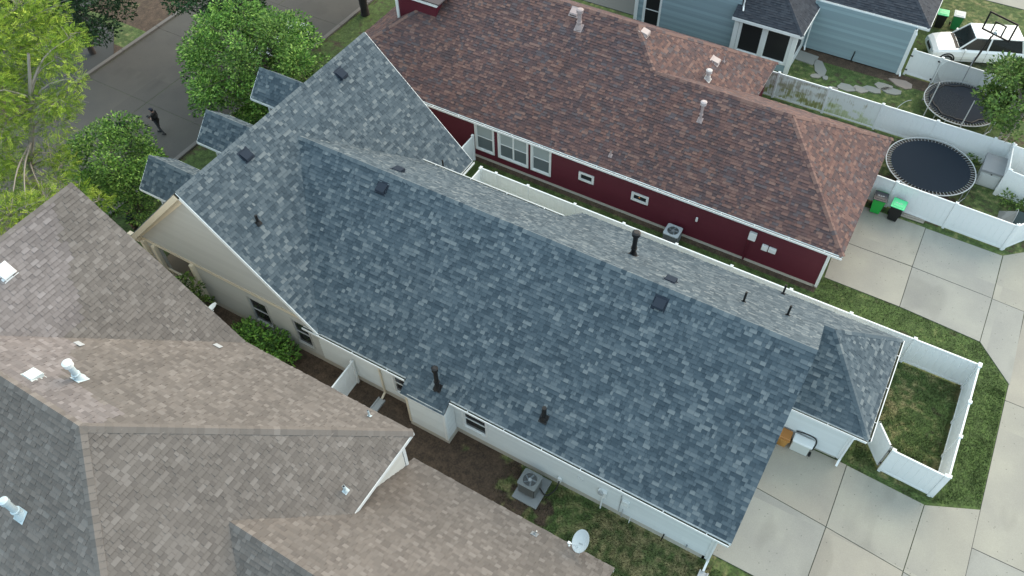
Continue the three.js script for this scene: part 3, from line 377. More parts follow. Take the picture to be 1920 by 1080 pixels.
// ---------------------------------------------------------------- the red house
{
  const H = thing('red_house', 'dark red house with brown and slate mottled roof behind the white fence', 'house', [-13, 0, -33]);
  const S = 0.648, e = 2.75, zn = -27.45, y = z => e + S * (zn - z), z1 = -32.01, y1 = y(z1), z2 = -33.7, y2 = y(z2), zf2 = 2 * z2 - zn, zf1 = 2 * z1 - zn, xe = 0.8, xl = -28.6, xh = -6.35, d1 = zn - z1, d2 = zn - z2;
  const pal = [[0.076, 0.050, 0.052], [0.100, 0.058, 0.056], [0.126, 0.068, 0.061], [0.160, 0.088, 0.074], [0.192, 0.112, 0.092], [0.098, 0.076, 0.080]];
  const R = new Roof(H, pal, { seed: 21, wts: [0.22, 0.26, 0.17, 0.16, 0.09, 0.10], tint: p => { const k = lf(p, 0.12, 71), m = fbm(p.x * 0.9, p.z * 0.9, 72, 2) - 0.5; return [k * (1 + 0.12 * m), k, k * (1 - 0.12 * m)]; } });
  R.face([[-10.85, e, zn], [xe, e, zn], [xe - d1, y1, z1], [-10.85, y1, z1]]); R.face([[xl, e, zn], [-10.85, e, zn], [-10.85, y1, z1], [xh - d2, y2, z2], [xl + d2, y2, z2]]);
  R.face([[xe, e, zn], [xe, e, zf1], [xe - d1, y1, z1]]); R.face([[-11.2, e, zf1], [xe, e, zf1], [xe - d1, y1, z1], [-11.2, y1, z1]]); R.face([[xh, e, zn - 0.3], [xh, e, zf2], [xh - d2, y2, z2], [xh - 0.3, e + S * 0.3, zn - 0.3]]); R.face([[xl, e, zf2], [xh, e, zf2], [xh - d2, y2, z2], [xl + d2, y2, z2]]); R.face([[xl, e, zn], [xl, e, zf2], [xl + d2, y2, z2]]);
  const nN = [0, 1, S], nF = [0, 1, -S], nX = [S, 1, 0], nW = [-S, 1, 0];
  R.cap([xe - d1, y1, z1], [-10.8, y1, z1], nN, nF, 4, 0.14); R.cap([xe, e, zn], [xe - d1, y1, z1], nN, nX, 4, 0.14); R.cap([xe, e, zf1], [xe - d1, y1, z1], nF, nX, 4, 0.14); R.cap([-10.85, y1, z1], [xh - d2, y2, z2], nN, nX, 4, 0.14); R.cap([xh, e, zf2], [xh - d2, y2, z2], nF, nX, 4, 0.14); R.cap([xl, e, zn], [xl + d2, y2, z2], nN, nW, 4, 0.14); R.cap([xh - d2, y2, z2], [xl + d2, y2, z2], nN, nF, 4, 0.14);
  R.build();
  const wN = [[-18.75, -17.72, 0.68, 2.38], [-17.3, -15.62, 0.68, 2.38], [-15.28, -14.25, 0.68, 2.38], [-12.4, -11.78, 1.31, 1.62], [-9.42, -8.74, 1.31, 1.6]];
  const w1 = wallSlab(H, 'x', -27.65, 1, [[-28.3, 0.15], [0.32, 0.15], [0.32, 2.7], [-28.3, 2.7]], wN, M.red); boards(H, w1, 'x', -27.65, 1, [0.2, 2.6, 0.2], wN.map(([a, b, c, d]) => [a - 0.12, b + 0.12, c - 0.12, d + 0.12]), M.red, () => [-28.2, 0.2]);
  windowIn(H, 'x', -27.65, 1, wN[0], { tm: M.white, sash: M.white, upper: M.blind, lower: M.blindDark, trim: 0.1 }); windowIn(H, 'x', -27.65, 1, wN[1], { tm: M.white, sash: M.white, upper: M.blind, lower: M.blindDark, mull: [-16.46], trim: 0.1 }); windowIn(H, 'x', -27.65, 1, wN[2], { tm: M.white, sash: M.white, upper: M.blind, lower: M.blindDark, trim: 0.1 });
  for (const k of [3, 4]) windowIn(H, 'x', -27.65, 1, wN[k], { tm: M.white, sash: M.dark, trim: 0.13, rail: 0 });
  part(H, 'window_ornament', rbox(0.07, 0.09, 0.05, 0.02, -9.12, 1.46, -27.665), mat([0.75, 0.26, 0.06], 0.5));
  part(H, 'corner_board', box(0.2, 0.34, 0.12, 2.6, -27.68, -27.58), M.white); part(H, 'foundation', merge([box(-28.3, 0.3, 0, 0.18, -27.62, -27.8), box(0.1, 0.34, 0, 0.18, -36.3, -27.62)]), M.foundation);
  wallSlab(H, 'z', 0.32, 1, [[-36.3, 0.15], [-27.65, 0.15], [-27.65, 2.7], [-36.3, 2.7]], [[-34, -29.2, 0, 2.2]], M.red); part(H, 'garage_door', merge([0, 1, 2, 3].map(i => rbox(0.05, 0.54, 4.8, 0.02, 0.24, 0.28 + i * 0.545, -31.6))), M.white); wallSlab(H, 'x', -36.3, -1, [[-6.7, 0], [0.3, 0], [0.3, 2.7], [-6.7, 2.7]], [], M.red); wallSlab(H, 'z', -6.65, 1, [[-39.7, 0], [-36.3, 0], [-36.3, 2.7], [-39.7, 2.7]], [], M.red); wallSlab(H, 'x', -39.7, -1, [[-28.3, 0], [-6.7, 0], [-6.7, 2.7], [-28.3, 2.7]], [], M.red); wallSlab(H, 'z', -28.3, -1, [[-39.7, 0], [-27.7, 0], [-27.7, 2.7], [-39.7, 2.7]], [], M.red);
  part(H, 'fascia', merge([beam([xl, e - 0.01, zn + 0.02], [xe, e - 0.01, zn + 0.02], 0.03, 0.2), beam([xe - 0.06, e - 0.06, zn], [xe - 0.06, e - 0.06, zf1], 0.03, 0.2), beam([xh - 0.06, e - 0.06, zf1], [xh - 0.06, e - 0.06, zf2], 0.03, 0.2)]), M.white); part(H, 'soffit', merge([box(xl, xe, 2.55, 2.57, -27.65, -27.45), box(0.34, 0.8, 2.55, 2.57, -36.5, -27.45)]), M.white);
  gutter(H, [xl, e - 0.01, zn + 0.035], [xe, e - 0.01, zn + 0.035], [0, 0, 1]);
  // dormer on the street slope
  { const d = part(H, 'dormer', box(-26.0, -23.4, 4.2, 6.0, -33.4, -31.3), M.red); local(d, 'corner_trim', box(-26.06, -25.9, 4.2, 6.0, -31.32, -31.22), M.white); local(d, 'fascia', box(-26.3, -23.2, 5.95, 6.15, -31.3, -31.15), M.white); local(d, 'dormer_roof', box(-26.3, -23.0, 6.15, 6.22, -33.6, -31.1), mat([0.09, 0.075, 0.078], 0.85)); }
  const eb = part(H, 'meter_box', rbox(0.36, 0.5, 0.16, 0.03, -3.24, 1.86, -27.53), M.white); local(eb, 'conduit', rod([-3.36, 0.1, -27.57], [-3.36, 1.65, -27.57], 0.05), M.red); part(H, 'meter_box', rbox(0.3, 0.34, 0.14, 0.03, -2.54, 1.42, -27.54), M.white); part(H, 'meter_box', rbox(0.36, 0.3, 0.14, 0.03, -2.17, 1.42, -27.54), M.white); part(H, 'wall_lamp', rbox(0.11, 0.26, 0.1, 0.03, -6.02, 1.55, -27.56), M.white);
  slantVent(H, [-16, 6.62, -33.4], nN, [1, 0, 0], M.pinkVent); pipe(H, [-15.44, 6.23, -32.82], 7.2, 0.11, nN, M.pinkVent, { capR: 0.18, name: 'flue' }); pipe(H, [-7.67, 4.82, -30.65], 5.85, 0.07, nN, M.pinkVent, { capR: 0.15, capM: mat([0.5, 0.43, 0.42], 0.6), name: 'flue' }); pipe(H, [-11.06, 3.12, -28.03], 3.45, 0.05, nN, M.pinkVent); slantVent(H, [-12.15, 6.5, -33.65], nX, [0, 0, 1], mat([0.46, 0.38, 0.36], 0.6)); slantVent(H, [-8.89, 4.39, -36.08], nX, [0, 0, 1], mat([0.46, 0.38, 0.36], 0.6)); pipe(H, [-8.58, 4.19, -36.57], 4.5, 0.04, nX, M.pinkVent); pipe(H, [-8.73, 4.29, -34.6], 4.75, 0.1, nX, mat([0.6, 0.56, 0.54], 0.5), { capR: 0.16, name: 'flue' });
}

// ---------------------------------------------------------------- the blue house
{
  const H = thing('blue_house', 'pale blue lap sided house with dark roofs at the top right', 'house', [-8, 0, -48]);
  const pal = [[0.024, 0.030, 0.042], [0.030, 0.037, 0.050], [0.038, 0.046, 0.060]]; const R = new Roof(H, pal, { seed: 33, singles: 0 });
  const S = 0.6, e = 3.22, z0 = -46.62, x1 = 0.32, zr = -52.4, yr = e + S * (z0 - zr), rx = x1 - (z0 - zr);
  R.face([[-9.5, e, z0], [x1, e, z0], [rx, yr, zr], [-9.5, yr, zr]]); R.face([[x1, e, z0], [x1, e, 2 * zr - z0], [rx, yr, zr]]); R.face([[-9.5, e, 2 * zr - z0], [x1, e, 2 * zr - z0], [rx, yr, zr], [-9.5, yr, zr]]);
  const p = 2.9, pz = -42.85, px = -5.88, k = 0.62, run = 2.6; R.face([[-10.12, p, pz], [px, p, pz], [px - run, p + k * run, pz - run], [-10.12, p + k * run, pz - run]]); R.face([[px, p, pz], [px, p, -46.45], [px - run, p + k * run, -46.45], [px - run, p + k * run, pz - run]]);
  const hz = -49; R.face([[-22, 6.2, -43.3], [-9.4, 6.2, -43.3], [-12, 8.9, hz], [-22, 8.9, hz]]);
  R.cap([x1, e, z0], [rx, yr, zr], [0, 1, S], [S, 1, 0], 2, 0.14); R.cap([px, p, pz], [px - run, p + k * run, pz - run], [0, 1, k], [k, 1, 0], 2, 0.12); R.build();
  const g = wallSlab(H, 'x', -46.3, 1, [[-6.3, 0.05], [-0.3, 0.05], [-0.3, 3.15], [-6.3, 3.15]], [], M.blue); boards(H, g, 'x', -46.3, 1, [0.1, 3.1, 0.185], [], M.blue, () => [-6.2, -0.38]); part(H, 'corner_board', box(-0.4, -0.24, 0.05, 3.1, -46.38, -46.24), M.white); wallSlab(H, 'z', -0.3, 1, [[-58, 0], [-46.3, 0], [-46.3, 3.15], [-58, 3.15]], [], M.blue);
  // enclosed porch with two dark screens
  const wp = [[-9.55, -8.22, 0.62, 2.5], [-7.95, -6.55, 0.62, 2.5]]; const pw = wallSlab(H, 'x', -43.2, 1, [[-9.9, 0], [-6.2, 0], [-6.2, 2.75], [-9.9, 2.75]], wp, M.blue); boards(H, pw, 'x', -43.2, 1, [0.02, 0.5, 0.16], [], M.blue, () => [-9.7, -6.4]); for (const w of wp) windowIn(H, 'x', -43.2, 1, w, { trim: 0.13, tm: M.white, sash: M.white, lower: M.screen, rail: 0 }); part(H, 'corner_board', box(-6.4, -6.12, 0, 2.75, -43.26, -43.1), M.white); part(H, 'corner_board', box(-9.98, -9.7, 0, 2.75, -43.25, -43.12), M.white);
  const ps = wallSlab(H, 'z', -6.2, 1, [[-46.3, 0], [-43.2, 0], [-43.2, 2.75], [-46.3, 2.75]], [[-45.6, -43.9, 0.6, 2.4]], M.white); local(ps, 'screen', box(-6.28, -6.25, 0.6, 2.4, -45.6, -43.9), M.screen);
  const wl = [[-15.95, -14.95, -0.2 + 0.3, 2.45], [-16.95, -16.5, 0.2, 2.6]]; const lw = wallSlab(H, 'x', -43.6, 1, [[-16.5, 0], [-9.8, 0], [-9.8, 6.1], [-16.5, 6.1]], [wl[0]], M.blue); boards(H, lw, 'x', -43.6, 1, [0.02, 6.0, 0.185], [[-16.05, -14.85, 0, 2.56]], M.blue, () => [-16.4, -9.9]); windowIn(H, 'x', -43.6, 1, wl[0], { trim: 0.11, tm: M.white, sash: M.white, lower: M.screen, upper: M.screen }); part(H, 'corner_board', box(-16.62, -16.4, 0, 6, -43.66, -43.5), M.white); wallSlab(H, 'z', -16.5, -1, [[-52, 0], [-43.6, 0], [-43.6, 6.1], [-52, 6.1]], [], M.blue); wallSlab(H, 'z', -9.8, 1, [[-52, 0], [-43.6, 0], [-43.6, 6.1], [-52, 6.1]], [], M.blue); wallSlab(H, 'x', -52, -1, [[-24, 0], [-0.3, 0], [-0.3, 3.1], [-24, 3.1]], [], M.blue);
  part(H, 'fascia', merge([beam([-9.5, e - 0.01, z0 + 0.02], [x1, e - 0.01, z0 + 0.02], 0.03, 0.2), beam([x1 + 0.02, e - 0.01, z0], [x1 + 0.02, e - 0.01, -56], 0.03, 0.2), beam([-10.12, p - 0.01, pz + 0.02], [px, p - 0.01, pz + 0.02], 0.03, 0.18), beam([px + 0.02, p - 0.01, pz], [px + 0.02, p - 0.01, -46.4], 0.03, 0.18)]), M.white); gutter(H, [-6, e, z0 + 0.03], [x1, e, z0 + 0.03], [0, 0, 1]);
  downspout(H, [[-0.34, 3.1, -46.5], [-0.22, 2.8, -46.3], [-0.22, 0.25, -46.3], [-0.14, 0.1, -46.05]]); downspout(H, [[-6.02, 2.75, -46.1], [-6.02, 0.3, -46.1], [-5.95, 0.1, -45.9]]); downspout(H, [[-9.75, 5.9, -43.45], [-9.75, 3.35, -43.45], [-9.65, 3.2, -43.2]]); part(H, 'spigot_pipe', rod([-3.12, 0.05, -46.22], [-3.08, 0.75, -46.24], 0.03), M.black);
  pipe(H, [-2.4, 4.9, -49.5], 5.4, 0.06, [0, 1, S], M.white);
}

// ---------------------------------------------------------------- fences
function stainMat(seed, heavy) { const n = 256; const t = tex(n, (u, v) => { const drip = fbm(u * 60, v * 3, seed, 3), blot = fbm(u * 7, v * 5, seed + 4, 3), spat = hash2(u * 256, v * 256, seed); let a = THREE.MathUtils.smoothstep(drip * 0.6 + blot * 0.75 - 0.62 - heavy, 0.0, 0.35); const b = THREE.MathUtils.smoothstep(blot + 0.55 * (1 - v) * (drip + 0.5) - 0.78, 0, 0.3) * (v < 0.5 ? 1 : 0.3); a *= 0.35 + 0.3 * spat; const w = [228, 234, 232]; return [cl(w[0] - a * 105 - b * 30), cl(w[1] - a * 122 - b * 24), cl(w[2] - a * 145 - b * 62)]; }); t.wrapS = t.wrapT = THREE.ClampToEdgeWrapping; return new THREE.MeshStandardMaterial({ map: t, roughness: 0.5, side: THREE.DoubleSide }); }
function fence(label, a, b, posts, { h = 1.72, stains = {}, name = 'vinyl_fence', group = 'white vinyl fences' } = {}) {
  const A = V3(a[0], 0, a[1]), B = V3(b[0], 0, b[1]), L = A.distanceTo(B), ang = Math.atan2(-(B.z - A.z), B.x - A.x), t = thing(name, label, 'fence', [a[0], 0, a[1]], group); t.rotation.y = ang;
  const ps = (typeof posts === 'number' ? Array.from({ length: posts + 1 }, (_, i) => i / posts) : posts).map(f => f * L);
  for (const x of ps) { const p = local(t, 'post', rbox(0.125, h + 0.04, 0.125, 0.012, x, (h + 0.04) / 2, 0), M.vinyl); local(p, 'post_cap', merge([rbox(0.155, 0.035, 0.155, 0.01, x, h + 0.055, 0), new THREE.ConeGeometry(0.1, 0.06, 4).rotateY(Math.PI / 4).translate(x, h + 0.1, 0)]), M.vinyl); }
  for (let i = 0; i + 1 < ps.length; i++) { const x0 = ps[i] + 0.06, x1 = ps[i + 1] - 0.06, w = x1 - x0; if (w < 0.1) continue; local(t, 'top_rail', rbox(w, 0.1, 0.07, 0.012, (x0 + x1) / 2, h - 0.04, 0), M.vinyl); local(t, 'bottom_rail', rbox(w, 0.12, 0.06, 0.012, (x0 + x1) / 2, 0.12, 0), M.vinyl); const n = Math.max(1, Math.round(w / 0.285)), pw = w / n; 
    const sm = stains[i]; if (sm) { const g = box(x0, x1, 0.17, h - 0.08, -0.018, 0.018); local(t, 'panel', g, sm); } else { const shape = new THREE.Shape(), pts = []; for (let k = 0; k < n; k++) { const u = x0 + k * pw; pts.push([u, 0.006], [u + 0.012, 0.018], [u + pw - 0.012, 0.018], [u + pw, 0.006]); } const back = pts.map(q => [q[0], -q[1]]).reverse(); const sh = new THREE.Shape([...pts, ...back].map(q => new THREE.Vector2(...q))); local(t, 'panel', new THREE.ExtrudeGeometry(sh, { depth: h - 0.25, bevelEnabled: false }).rotateX(-Math.PI / 2).translate(0, 0.17, 0), M.vinyl); } }
  return t;
}
{
  const xs = [-17.08, -16.18, -14.3, -11.62, -8.95, -6.2, -3.46, -0.65, 2.06, 4.81, 7.44], fx = xs.map(x => (x + 17.08) / 24.52);
  fence('long white vinyl fence between the grey-roofed house and the red house', [-17.08, -25.4], [7.44, -25.35], fx);
  fence('short white fence return from the grey-roofed house to the long fence', [-17.08, -24.35], [-17.08, -25.33], 1);
  fence('white fence along the right side of the small enclosed lawn', [7.44, -25.28], [7.38, -19.5], [0.004, 0.35, 0.66, 1]);
  fence('white fence panel at the driveway end of the small enclosed lawn', [7.32, -19.47], [5.3, -19.58], [0.02, 1]);
  const g = thing('fence_gate', 'white vinyl gate standing open beside the small enclosed lawn', 'gate', [5.2, 0, -19.7]); g.rotation.y = Math.atan2(0.9, -0.68); local(g, 'panel', box(0.08, 1.1, 0.2, 1.62, -0.02, 0.02), M.vinyl); local(g, 'gate_frame', merge([box(0.04, 1.14, 1.62, 1.7, -0.03, 0.03), box(0.04, 1.14, 0.12, 0.2, -0.03, 0.03), box(0.03, 0.1, 0.12, 1.7, -0.031, 0.031), box(1.08, 1.15, 0.12, 1.7, -0.031, 0.031)]), M.vinyl); local(g, 'hinge', rbox(0.1, 0.1, 0.09, 0.02, 0.0, 0.4, 0.02), M.black); local(g, 'hinge', rbox(0.1, 0.1, 0.09, 0.02, 0.0, 1.4, 0.02), M.black); local(g, 'gate_edge_seal', box(0.0, 0.02, 0.12, 1.68, -0.04, 0.04), M.grey);
  fence('white fence with brown and green stains below the blue house', [-8.0, -40.55], [6.4, -40.55], [0.02, 0.125, 0.33, 0.535, 0.737, 0.94, 1], { stains: { 0: stainMat(5, -0.1), 1: stainMat(15, -0.08), 2: stainMat(25, 0.13) } });
  fence('white fence continuing right from the stained fence at the right edge', [6.5, -40.5], [9.1, -40.2], 1); fence('short white fence run beside the grey-lidded storage box', [6.45, -40.4], [6.55, -38.4], 1); fence('white fence panel at the right edge beyond the storage box', [6.62, -38.38], [9.1, -38.0], [0, 1]);
  fence('white fence behind the green wheeled bins and the neighbour driveway', [0.42, -34.78], [7.54, -34.5], [0.0, 0.2, 0.605, 1]); fence('angled white fence piece leaving the corner by the alley', [7.6, -34.55], [9.1, -36.6], 1);
  fence('short white fence between the brown-roofed and grey-roofed houses', [-15.67, -12.5], [-15.6, -10.3], [0, 1], { h: 1.6 }); fence('white fence piece against the red wall beside its large windows', [-18.78, -27.35], [-18.78, -24.9], [0.02, 1]);
  const bg = fence('white fence and gate beside the blue house garage wall', [-0.1, -46.55], [6.6, -46.25], [0.02, 0.26, 0.62, 1]); for (const [x, y] of [[0.12, 1.35], [0.12, 0.4], [1.66, 1.5], [1.66, 0.25]]) local(bg, 'hinge', rbox(0.16, 0.06, 0.12, 0.02, x, y, 0.06), M.black);
}

// ---------------------------------------------------------------- yard objects
function acUnit(name, label, x, z, w, d, h, m, pad) {
  const t = thing(name, label, 'air conditioner', [x, 0, z], 'air conditioning units'); if (pad) local(t, 'pad', rbox(...pad.slice(0, 3), 0.015, ...pad.slice(3)), M.grey); const y0 = pad ? 0.1 : 0.03;
  local(t, 'cabinet', rbox(w - 0.05, h - y0 - 0.05, d - 0.05, 0.07, 0, (h + y0) / 2 - 0.02, 0), mat([0.05, 0.055, 0.055], 0.7)); const lv = []; const n = 16; for (let i = 0; i < n; i++) { const u = -w / 2 + 0.07 + i * (w - 0.14) / (n - 1); lv.push(box(u - 0.009, u + 0.009, y0 + 0.06, h - 0.08, d / 2 - 0.03, d / 2 - 0.008), box(u - 0.009, u + 0.009, y0 + 0.06, h - 0.08, -d / 2 + 0.008, -d / 2 + 0.03)); const v = -d / 2 + 0.07 + i * (d - 0.14) / (n - 1); lv.push(box(w / 2 - 0.03, w / 2 - 0.008, y0 + 0.06, h - 0.08, v - 0.009, v + 0.009), box(-w / 2 + 0.008, -w / 2 + 0.03, y0 + 0.06, h - 0.08, v - 0.009, v + 0.009)); } local(t, 'louvres', merge(lv), M.grey);
  const R = Math.min(w, d) * 0.39, top = new THREE.Shape(); const c = 0.09, X = w / 2, Z = d / 2; top.moveTo(-X + c, -Z); top.lineTo(X - c, -Z); top.quadraticCurveTo(X, -Z, X, -Z + c); top.lineTo(X, Z - c); top.quadraticCurveTo(X, Z, X - c, Z); top.lineTo(-X + c, Z); top.quadraticCurveTo(-X, Z, -X, Z - c); top.lineTo(-X, -Z + c); top.quadraticCurveTo(-X, -Z, -X + c, -Z); top.holes.push(new THREE.Path().absarc(0, 0, R, 0, Math.PI * 2, true));
  local(t, 'lid', new THREE.ExtrudeGeometry(top, { depth: 0.05, bevelEnabled: true, bevelSize: 0.01, bevelThickness: 0.01, bevelSegments: 2, curveSegments: 24 }).rotateX(-Math.PI / 2).translate(0, h - 0.06, 0), m); local(t, 'fan_well', new THREE.CylinderGeometry(R, R * 0.98, 0.12, 28, 1, true).translate(0, h - 0.07, 0), M.black); local(t, 'fan_bed', new THREE.CylinderGeometry(R, R, 0.02, 28).translate(0, h - 0.085, 0), M.black);
  const bl = []; for (let i = 0; i < 5; i++) { const g = new THREE.BoxGeometry(R * 0.8, 0.008, R * 0.55).rotateX(0.35).translate(R * 0.5, h - 0.055, 0).rotateY(i * Math.PI * 0.4); bl.push(g); } const fan = local(t, 'fan', merge(bl), mat([0.16, 0.19, 0.21], 0.45)); local(fan, 'hub', new THREE.CylinderGeometry(R * 0.24, R * 0.28, 0.05, 16).translate(0, h - 0.03, 0), M.metal); const gr = []; for (let i = 1; i < 7; i++) gr.push(new THREE.TorusGeometry(R * i / 6.6, 0.0035, 4, 28).rotateX(Math.PI / 2).translate(0, h - 0.004, 0)); local(t, 'grille', merge(gr), M.grey); return t;
}
{ const t = acUnit('air_conditioner', 'grey air conditioner on a concrete pad by the pale blue wall', -6.58, -11.87, 0.78, 0.74, 0.9, mat([0.17, 0.185, 0.185], 0.6), [1.1, 0.1, 1.36, 0.08, 0.05, -0.02]); local(t, 'refrigerant_line', tube([[0.38, 0.35, -0.1], [0.7, 0.15, -0.02], [0.95, 0.3, -0.35], [0.96, 0.6, -0.72]], 0.03), M.black); acUnit('air_conditioner', 'pale grey air conditioner between the red wall and the white fence', -6.92, -27.02, 0.78, 0.76, 0.8, mat([0.42, 0.46, 0.48], 0.5)); }
for (const [x, z, l] of [[-14.2, -11.95, 'concrete splash block under the cream downspout on the dirt'], [0.7, -11.85, 'grey splash block under the white corner downspout at the bottom edge']]) { const t = thing('splash_block', l, 'splash block', [x, 0, z]); local(t, 'base', box(-0.17, 0.17, 0, 0.05, -0.35, 0.35), M.lgrey); for (const s of [-1, 1]) local(t, 'side_wall', rbox(0.05, 0.1, 0.72, 0.015, s * 0.15, 0.08, 0), M.lgrey); }
{ // satellite dishes
  const dish = (label, p, R, az, el, arm, mount) => { const t = thing('satellite_dish', label, 'satellite dish', mount); const pts = []; for (let i = 0; i <= 10; i++) { const r = i / 10; pts.push(new THREE.Vector2(Math.max(0.0001, r * R), 0.18 * R * r * r)); } for (let i = 10; i >= 0; i--) { const r = i / 10; pts.push(new THREE.Vector2(Math.max(0.0001, r * R), 0.18 * R * r * r - 0.012)); }
    const q = new THREE.Quaternion().setFromUnitVectors(V3(0, 1, 0), V3(Math.cos(el) * Math.cos(az), Math.sin(el), Math.cos(el) * Math.sin(az))); const o = V3(...p).sub(V3(...mount)); const g = new THREE.LatheGeometry(pts, 36).scale(1, 1, 0.82).applyQuaternion(q).translate(o.x, o.y, o.z); local(t, 'reflector', g, mat([0.66, 0.72, 0.74], 0.5));
    const logo = merge([[-.16, 0], [-.1, .01], [-.04, 0], [.02, .01], [.08, 0]].map(([u, v]) => box(u * R * 1.6, u * R * 1.6 + 0.02, 0.03, 0.034, v + 0.12 * R, v + 0.2 * R))).applyQuaternion(q).translate(o.x, o.y, o.z); local(t, 'printed_mark', logo, M.grey);
    const f = V3(0, 1, 0).applyQuaternion(q), tip = o.clone().addScaledVector(f, R * 0.95).add(V3(...arm)), low = o.clone().add(V3(...arm).multiplyScalar(1.2)); local(t, 'feed_arm', rod(low.toArray(), tip.toArray(), 0.016), M.galv); local(t, 'receiver', merge([rbox(0.1, 0.08, 0.1, 0.02, tip.x, tip.y, tip.z), rod(tip.toArray(), tip.clone().addScaledVector(f, -0.1).toArray(), 0.03), rbox(0.07, 0.07, 0.07, 0.02, tip.x + 0.04, tip.y - 0.08, tip.z + 0.05)]), M.white); const bk = o.clone().addScaledVector(f, -0.08); local(t, 'mast', merge([rod([0, 0, 0], bk.toArray(), 0.022), rod([0.18, 0, 0.1], bk.clone().multiplyScalar(0.6).toArray(), 0.012)]), M.galv); local(t, 'foot', rbox(0.2, 0.02, 0.14, 0.006, 0, 0.0, 0), M.galv); return t; };
  dish('white satellite dish on the low brown roof at the bottom edge', [-3.36, 3.3, -9.78], 0.49, 2.72, 0.62, [-0.02, -0.16, 0.14], [-3.5, 2.74, -9.62]); dish('white satellite dish poking up behind the steep brown gable roof', [-19.75, 5.55, -10.05], 0.34, Math.PI - 0.2, 0.9, [-0.05, -0.1, 0.1], [-19.9, 5.2, -9.75]);
}
{ // things by the annex wall
  const w = thing('storage_chest', 'white lidded storage chest against the pale wall beside the orange bin', 'chest', [2.2, 0.035, -18.88]); local(w, 'body', rbox(0.72, 0.66, 0.36, 0.03, 0, 0.33, 0), mat([0.62, 0.64, 0.6], 0.5)); local(w, 'lid', rbox(0.82, 0.13, 0.42, 0.05, 0.02, 0.72, 0), M.white); local(w, 'side_handle', rbox(0.1, 0.12, 0.2, 0.03, 0.45, 0.1, 0.06), M.black); local(w, 'hose', tube([[-0.38, 0.82, -0.24], [0, 0.9, -0.25], [0.4, 0.86, -0.24], [0.5, 0.66, -0.18], [0.47, 0.3, -0.05]], 0.03), M.black);
  const o = thing('orange_bin', 'orange plastic bin beside the white storage chest under the roof edge', 'bin', [1.48, 0.035, -18.85]); const om = mat([0.5, 0.24, 0.055], 0.55); local(o, 'body', new THREE.CylinderGeometry(0.33, 0.25, 0.6, 4).rotateY(Math.PI / 4).translate(0, 0.3, 0), om); local(o, 'lid', rbox(0.52, 0.16, 0.5, 0.06, 0, 0.68, 0), mat([0.42, 0.18, 0.045], 0.5)); local(o, 'rim', rbox(0.54, 0.04, 0.52, 0.015, 0, 0.59, 0), om);
}
function bin(label, x, z, turn, bm, lm, group = 'wheeled refuse bins') {
  const t = thing('wheeled_bin', label, 'bin', [x, 0.035, z], group); t.rotation.y = turn; const g = new THREE.BoxGeometry(0.6, 0.92, 0.62, 1, 6, 1), p = g.attributes.position; for (let i = 0; i < p.count; i++) { const k = 0.74 + 0.26 * (p.getY(i) + 0.46) / 0.92; p.setX(i, p.getX(i) * k); p.setZ(i, p.getZ(i) * k + (1 - k) * 0.1); } g.computeVertexNormals(); local(t, 'body', g.translate(0, 0.52, 0), bm); local(t, 'rim', rbox(0.66, 0.06, 0.68, 0.02, 0, 0.96, 0), bm); const l = local(t, 'lid', merge([rbox(0.68, 0.05, 0.74, 0.025, 0, 1.015, 0.01), rbox(0.5, 0.03, 0.5, 0.014, 0, 1.045, 0.02)]), lm); local(l, 'lid_emblem', merge([[-0.12, 0], [0.0, 0.02], [0.1, -0.01]].map(([u, v]) => box(u - 0.04, u + 0.04, 1.058, 1.063, v - 0.02, v + 0.03))), M.lgrey); local(t, 'handle', rod([-0.26, 0.98, -0.4], [0.26, 0.98, -0.4], 0.022), bm); for (const s of [-1, 1]) local(t, 'wheel', new THREE.CylinderGeometry(0.13, 0.13, 0.06, 16).rotateZ(Math.PI / 2).translate(s * 0.29, 0.12, -0.27), M.black); return t;
}
const binG = mat([0.02, 0.40, 0.06], 0.45), lidG = mat([0.08, 0.62, 0.26], 0.45), binK = mat([0.009, 0.01, 0.01], 0.5), lidK = mat([0.035, 0.037, 0.045], 0.4);
bin('green wheeled bin with a dark lid beside the red house roof', 1.42, -34.12, 0.06, binG, lidK); bin('black wheeled bin with a bright green lid against the white fence', 2.34, -34.02, -0.06, binK, lidG); bin('green-lidded bin half hidden by the dark blue house roof', 0.72, -52.6, 0.1, binK, lidG); bin('green bin with a white marked lid behind the white car', 1.65, -52.9, 0.1, mat([0.015, 0.2, 0.06], 0.5), mat([0.5, 0.53, 0.53], 0.5));
{ const t = thing('board_pile', 'pile of weathered boards at the foot of the white fence', 'boards', [3.2, 0.035, -34.55]); const wm = [mat([0.36, 0.32, 0.27], 0.9), mat([0.28, 0.25, 0.21], 0.9)]; for (let i = 0; i < 5; i++) local(t, 'board', new THREE.BoxGeometry(1.3 - i * 0.08, 0.03, 0.11).rotateY(0.02 * i - 0.03).translate(0.02 * i, 0.016 + (i > 2 ? 0.031 : 0), -0.12 + (i % 3) * 0.125), wm[i % 2]); }
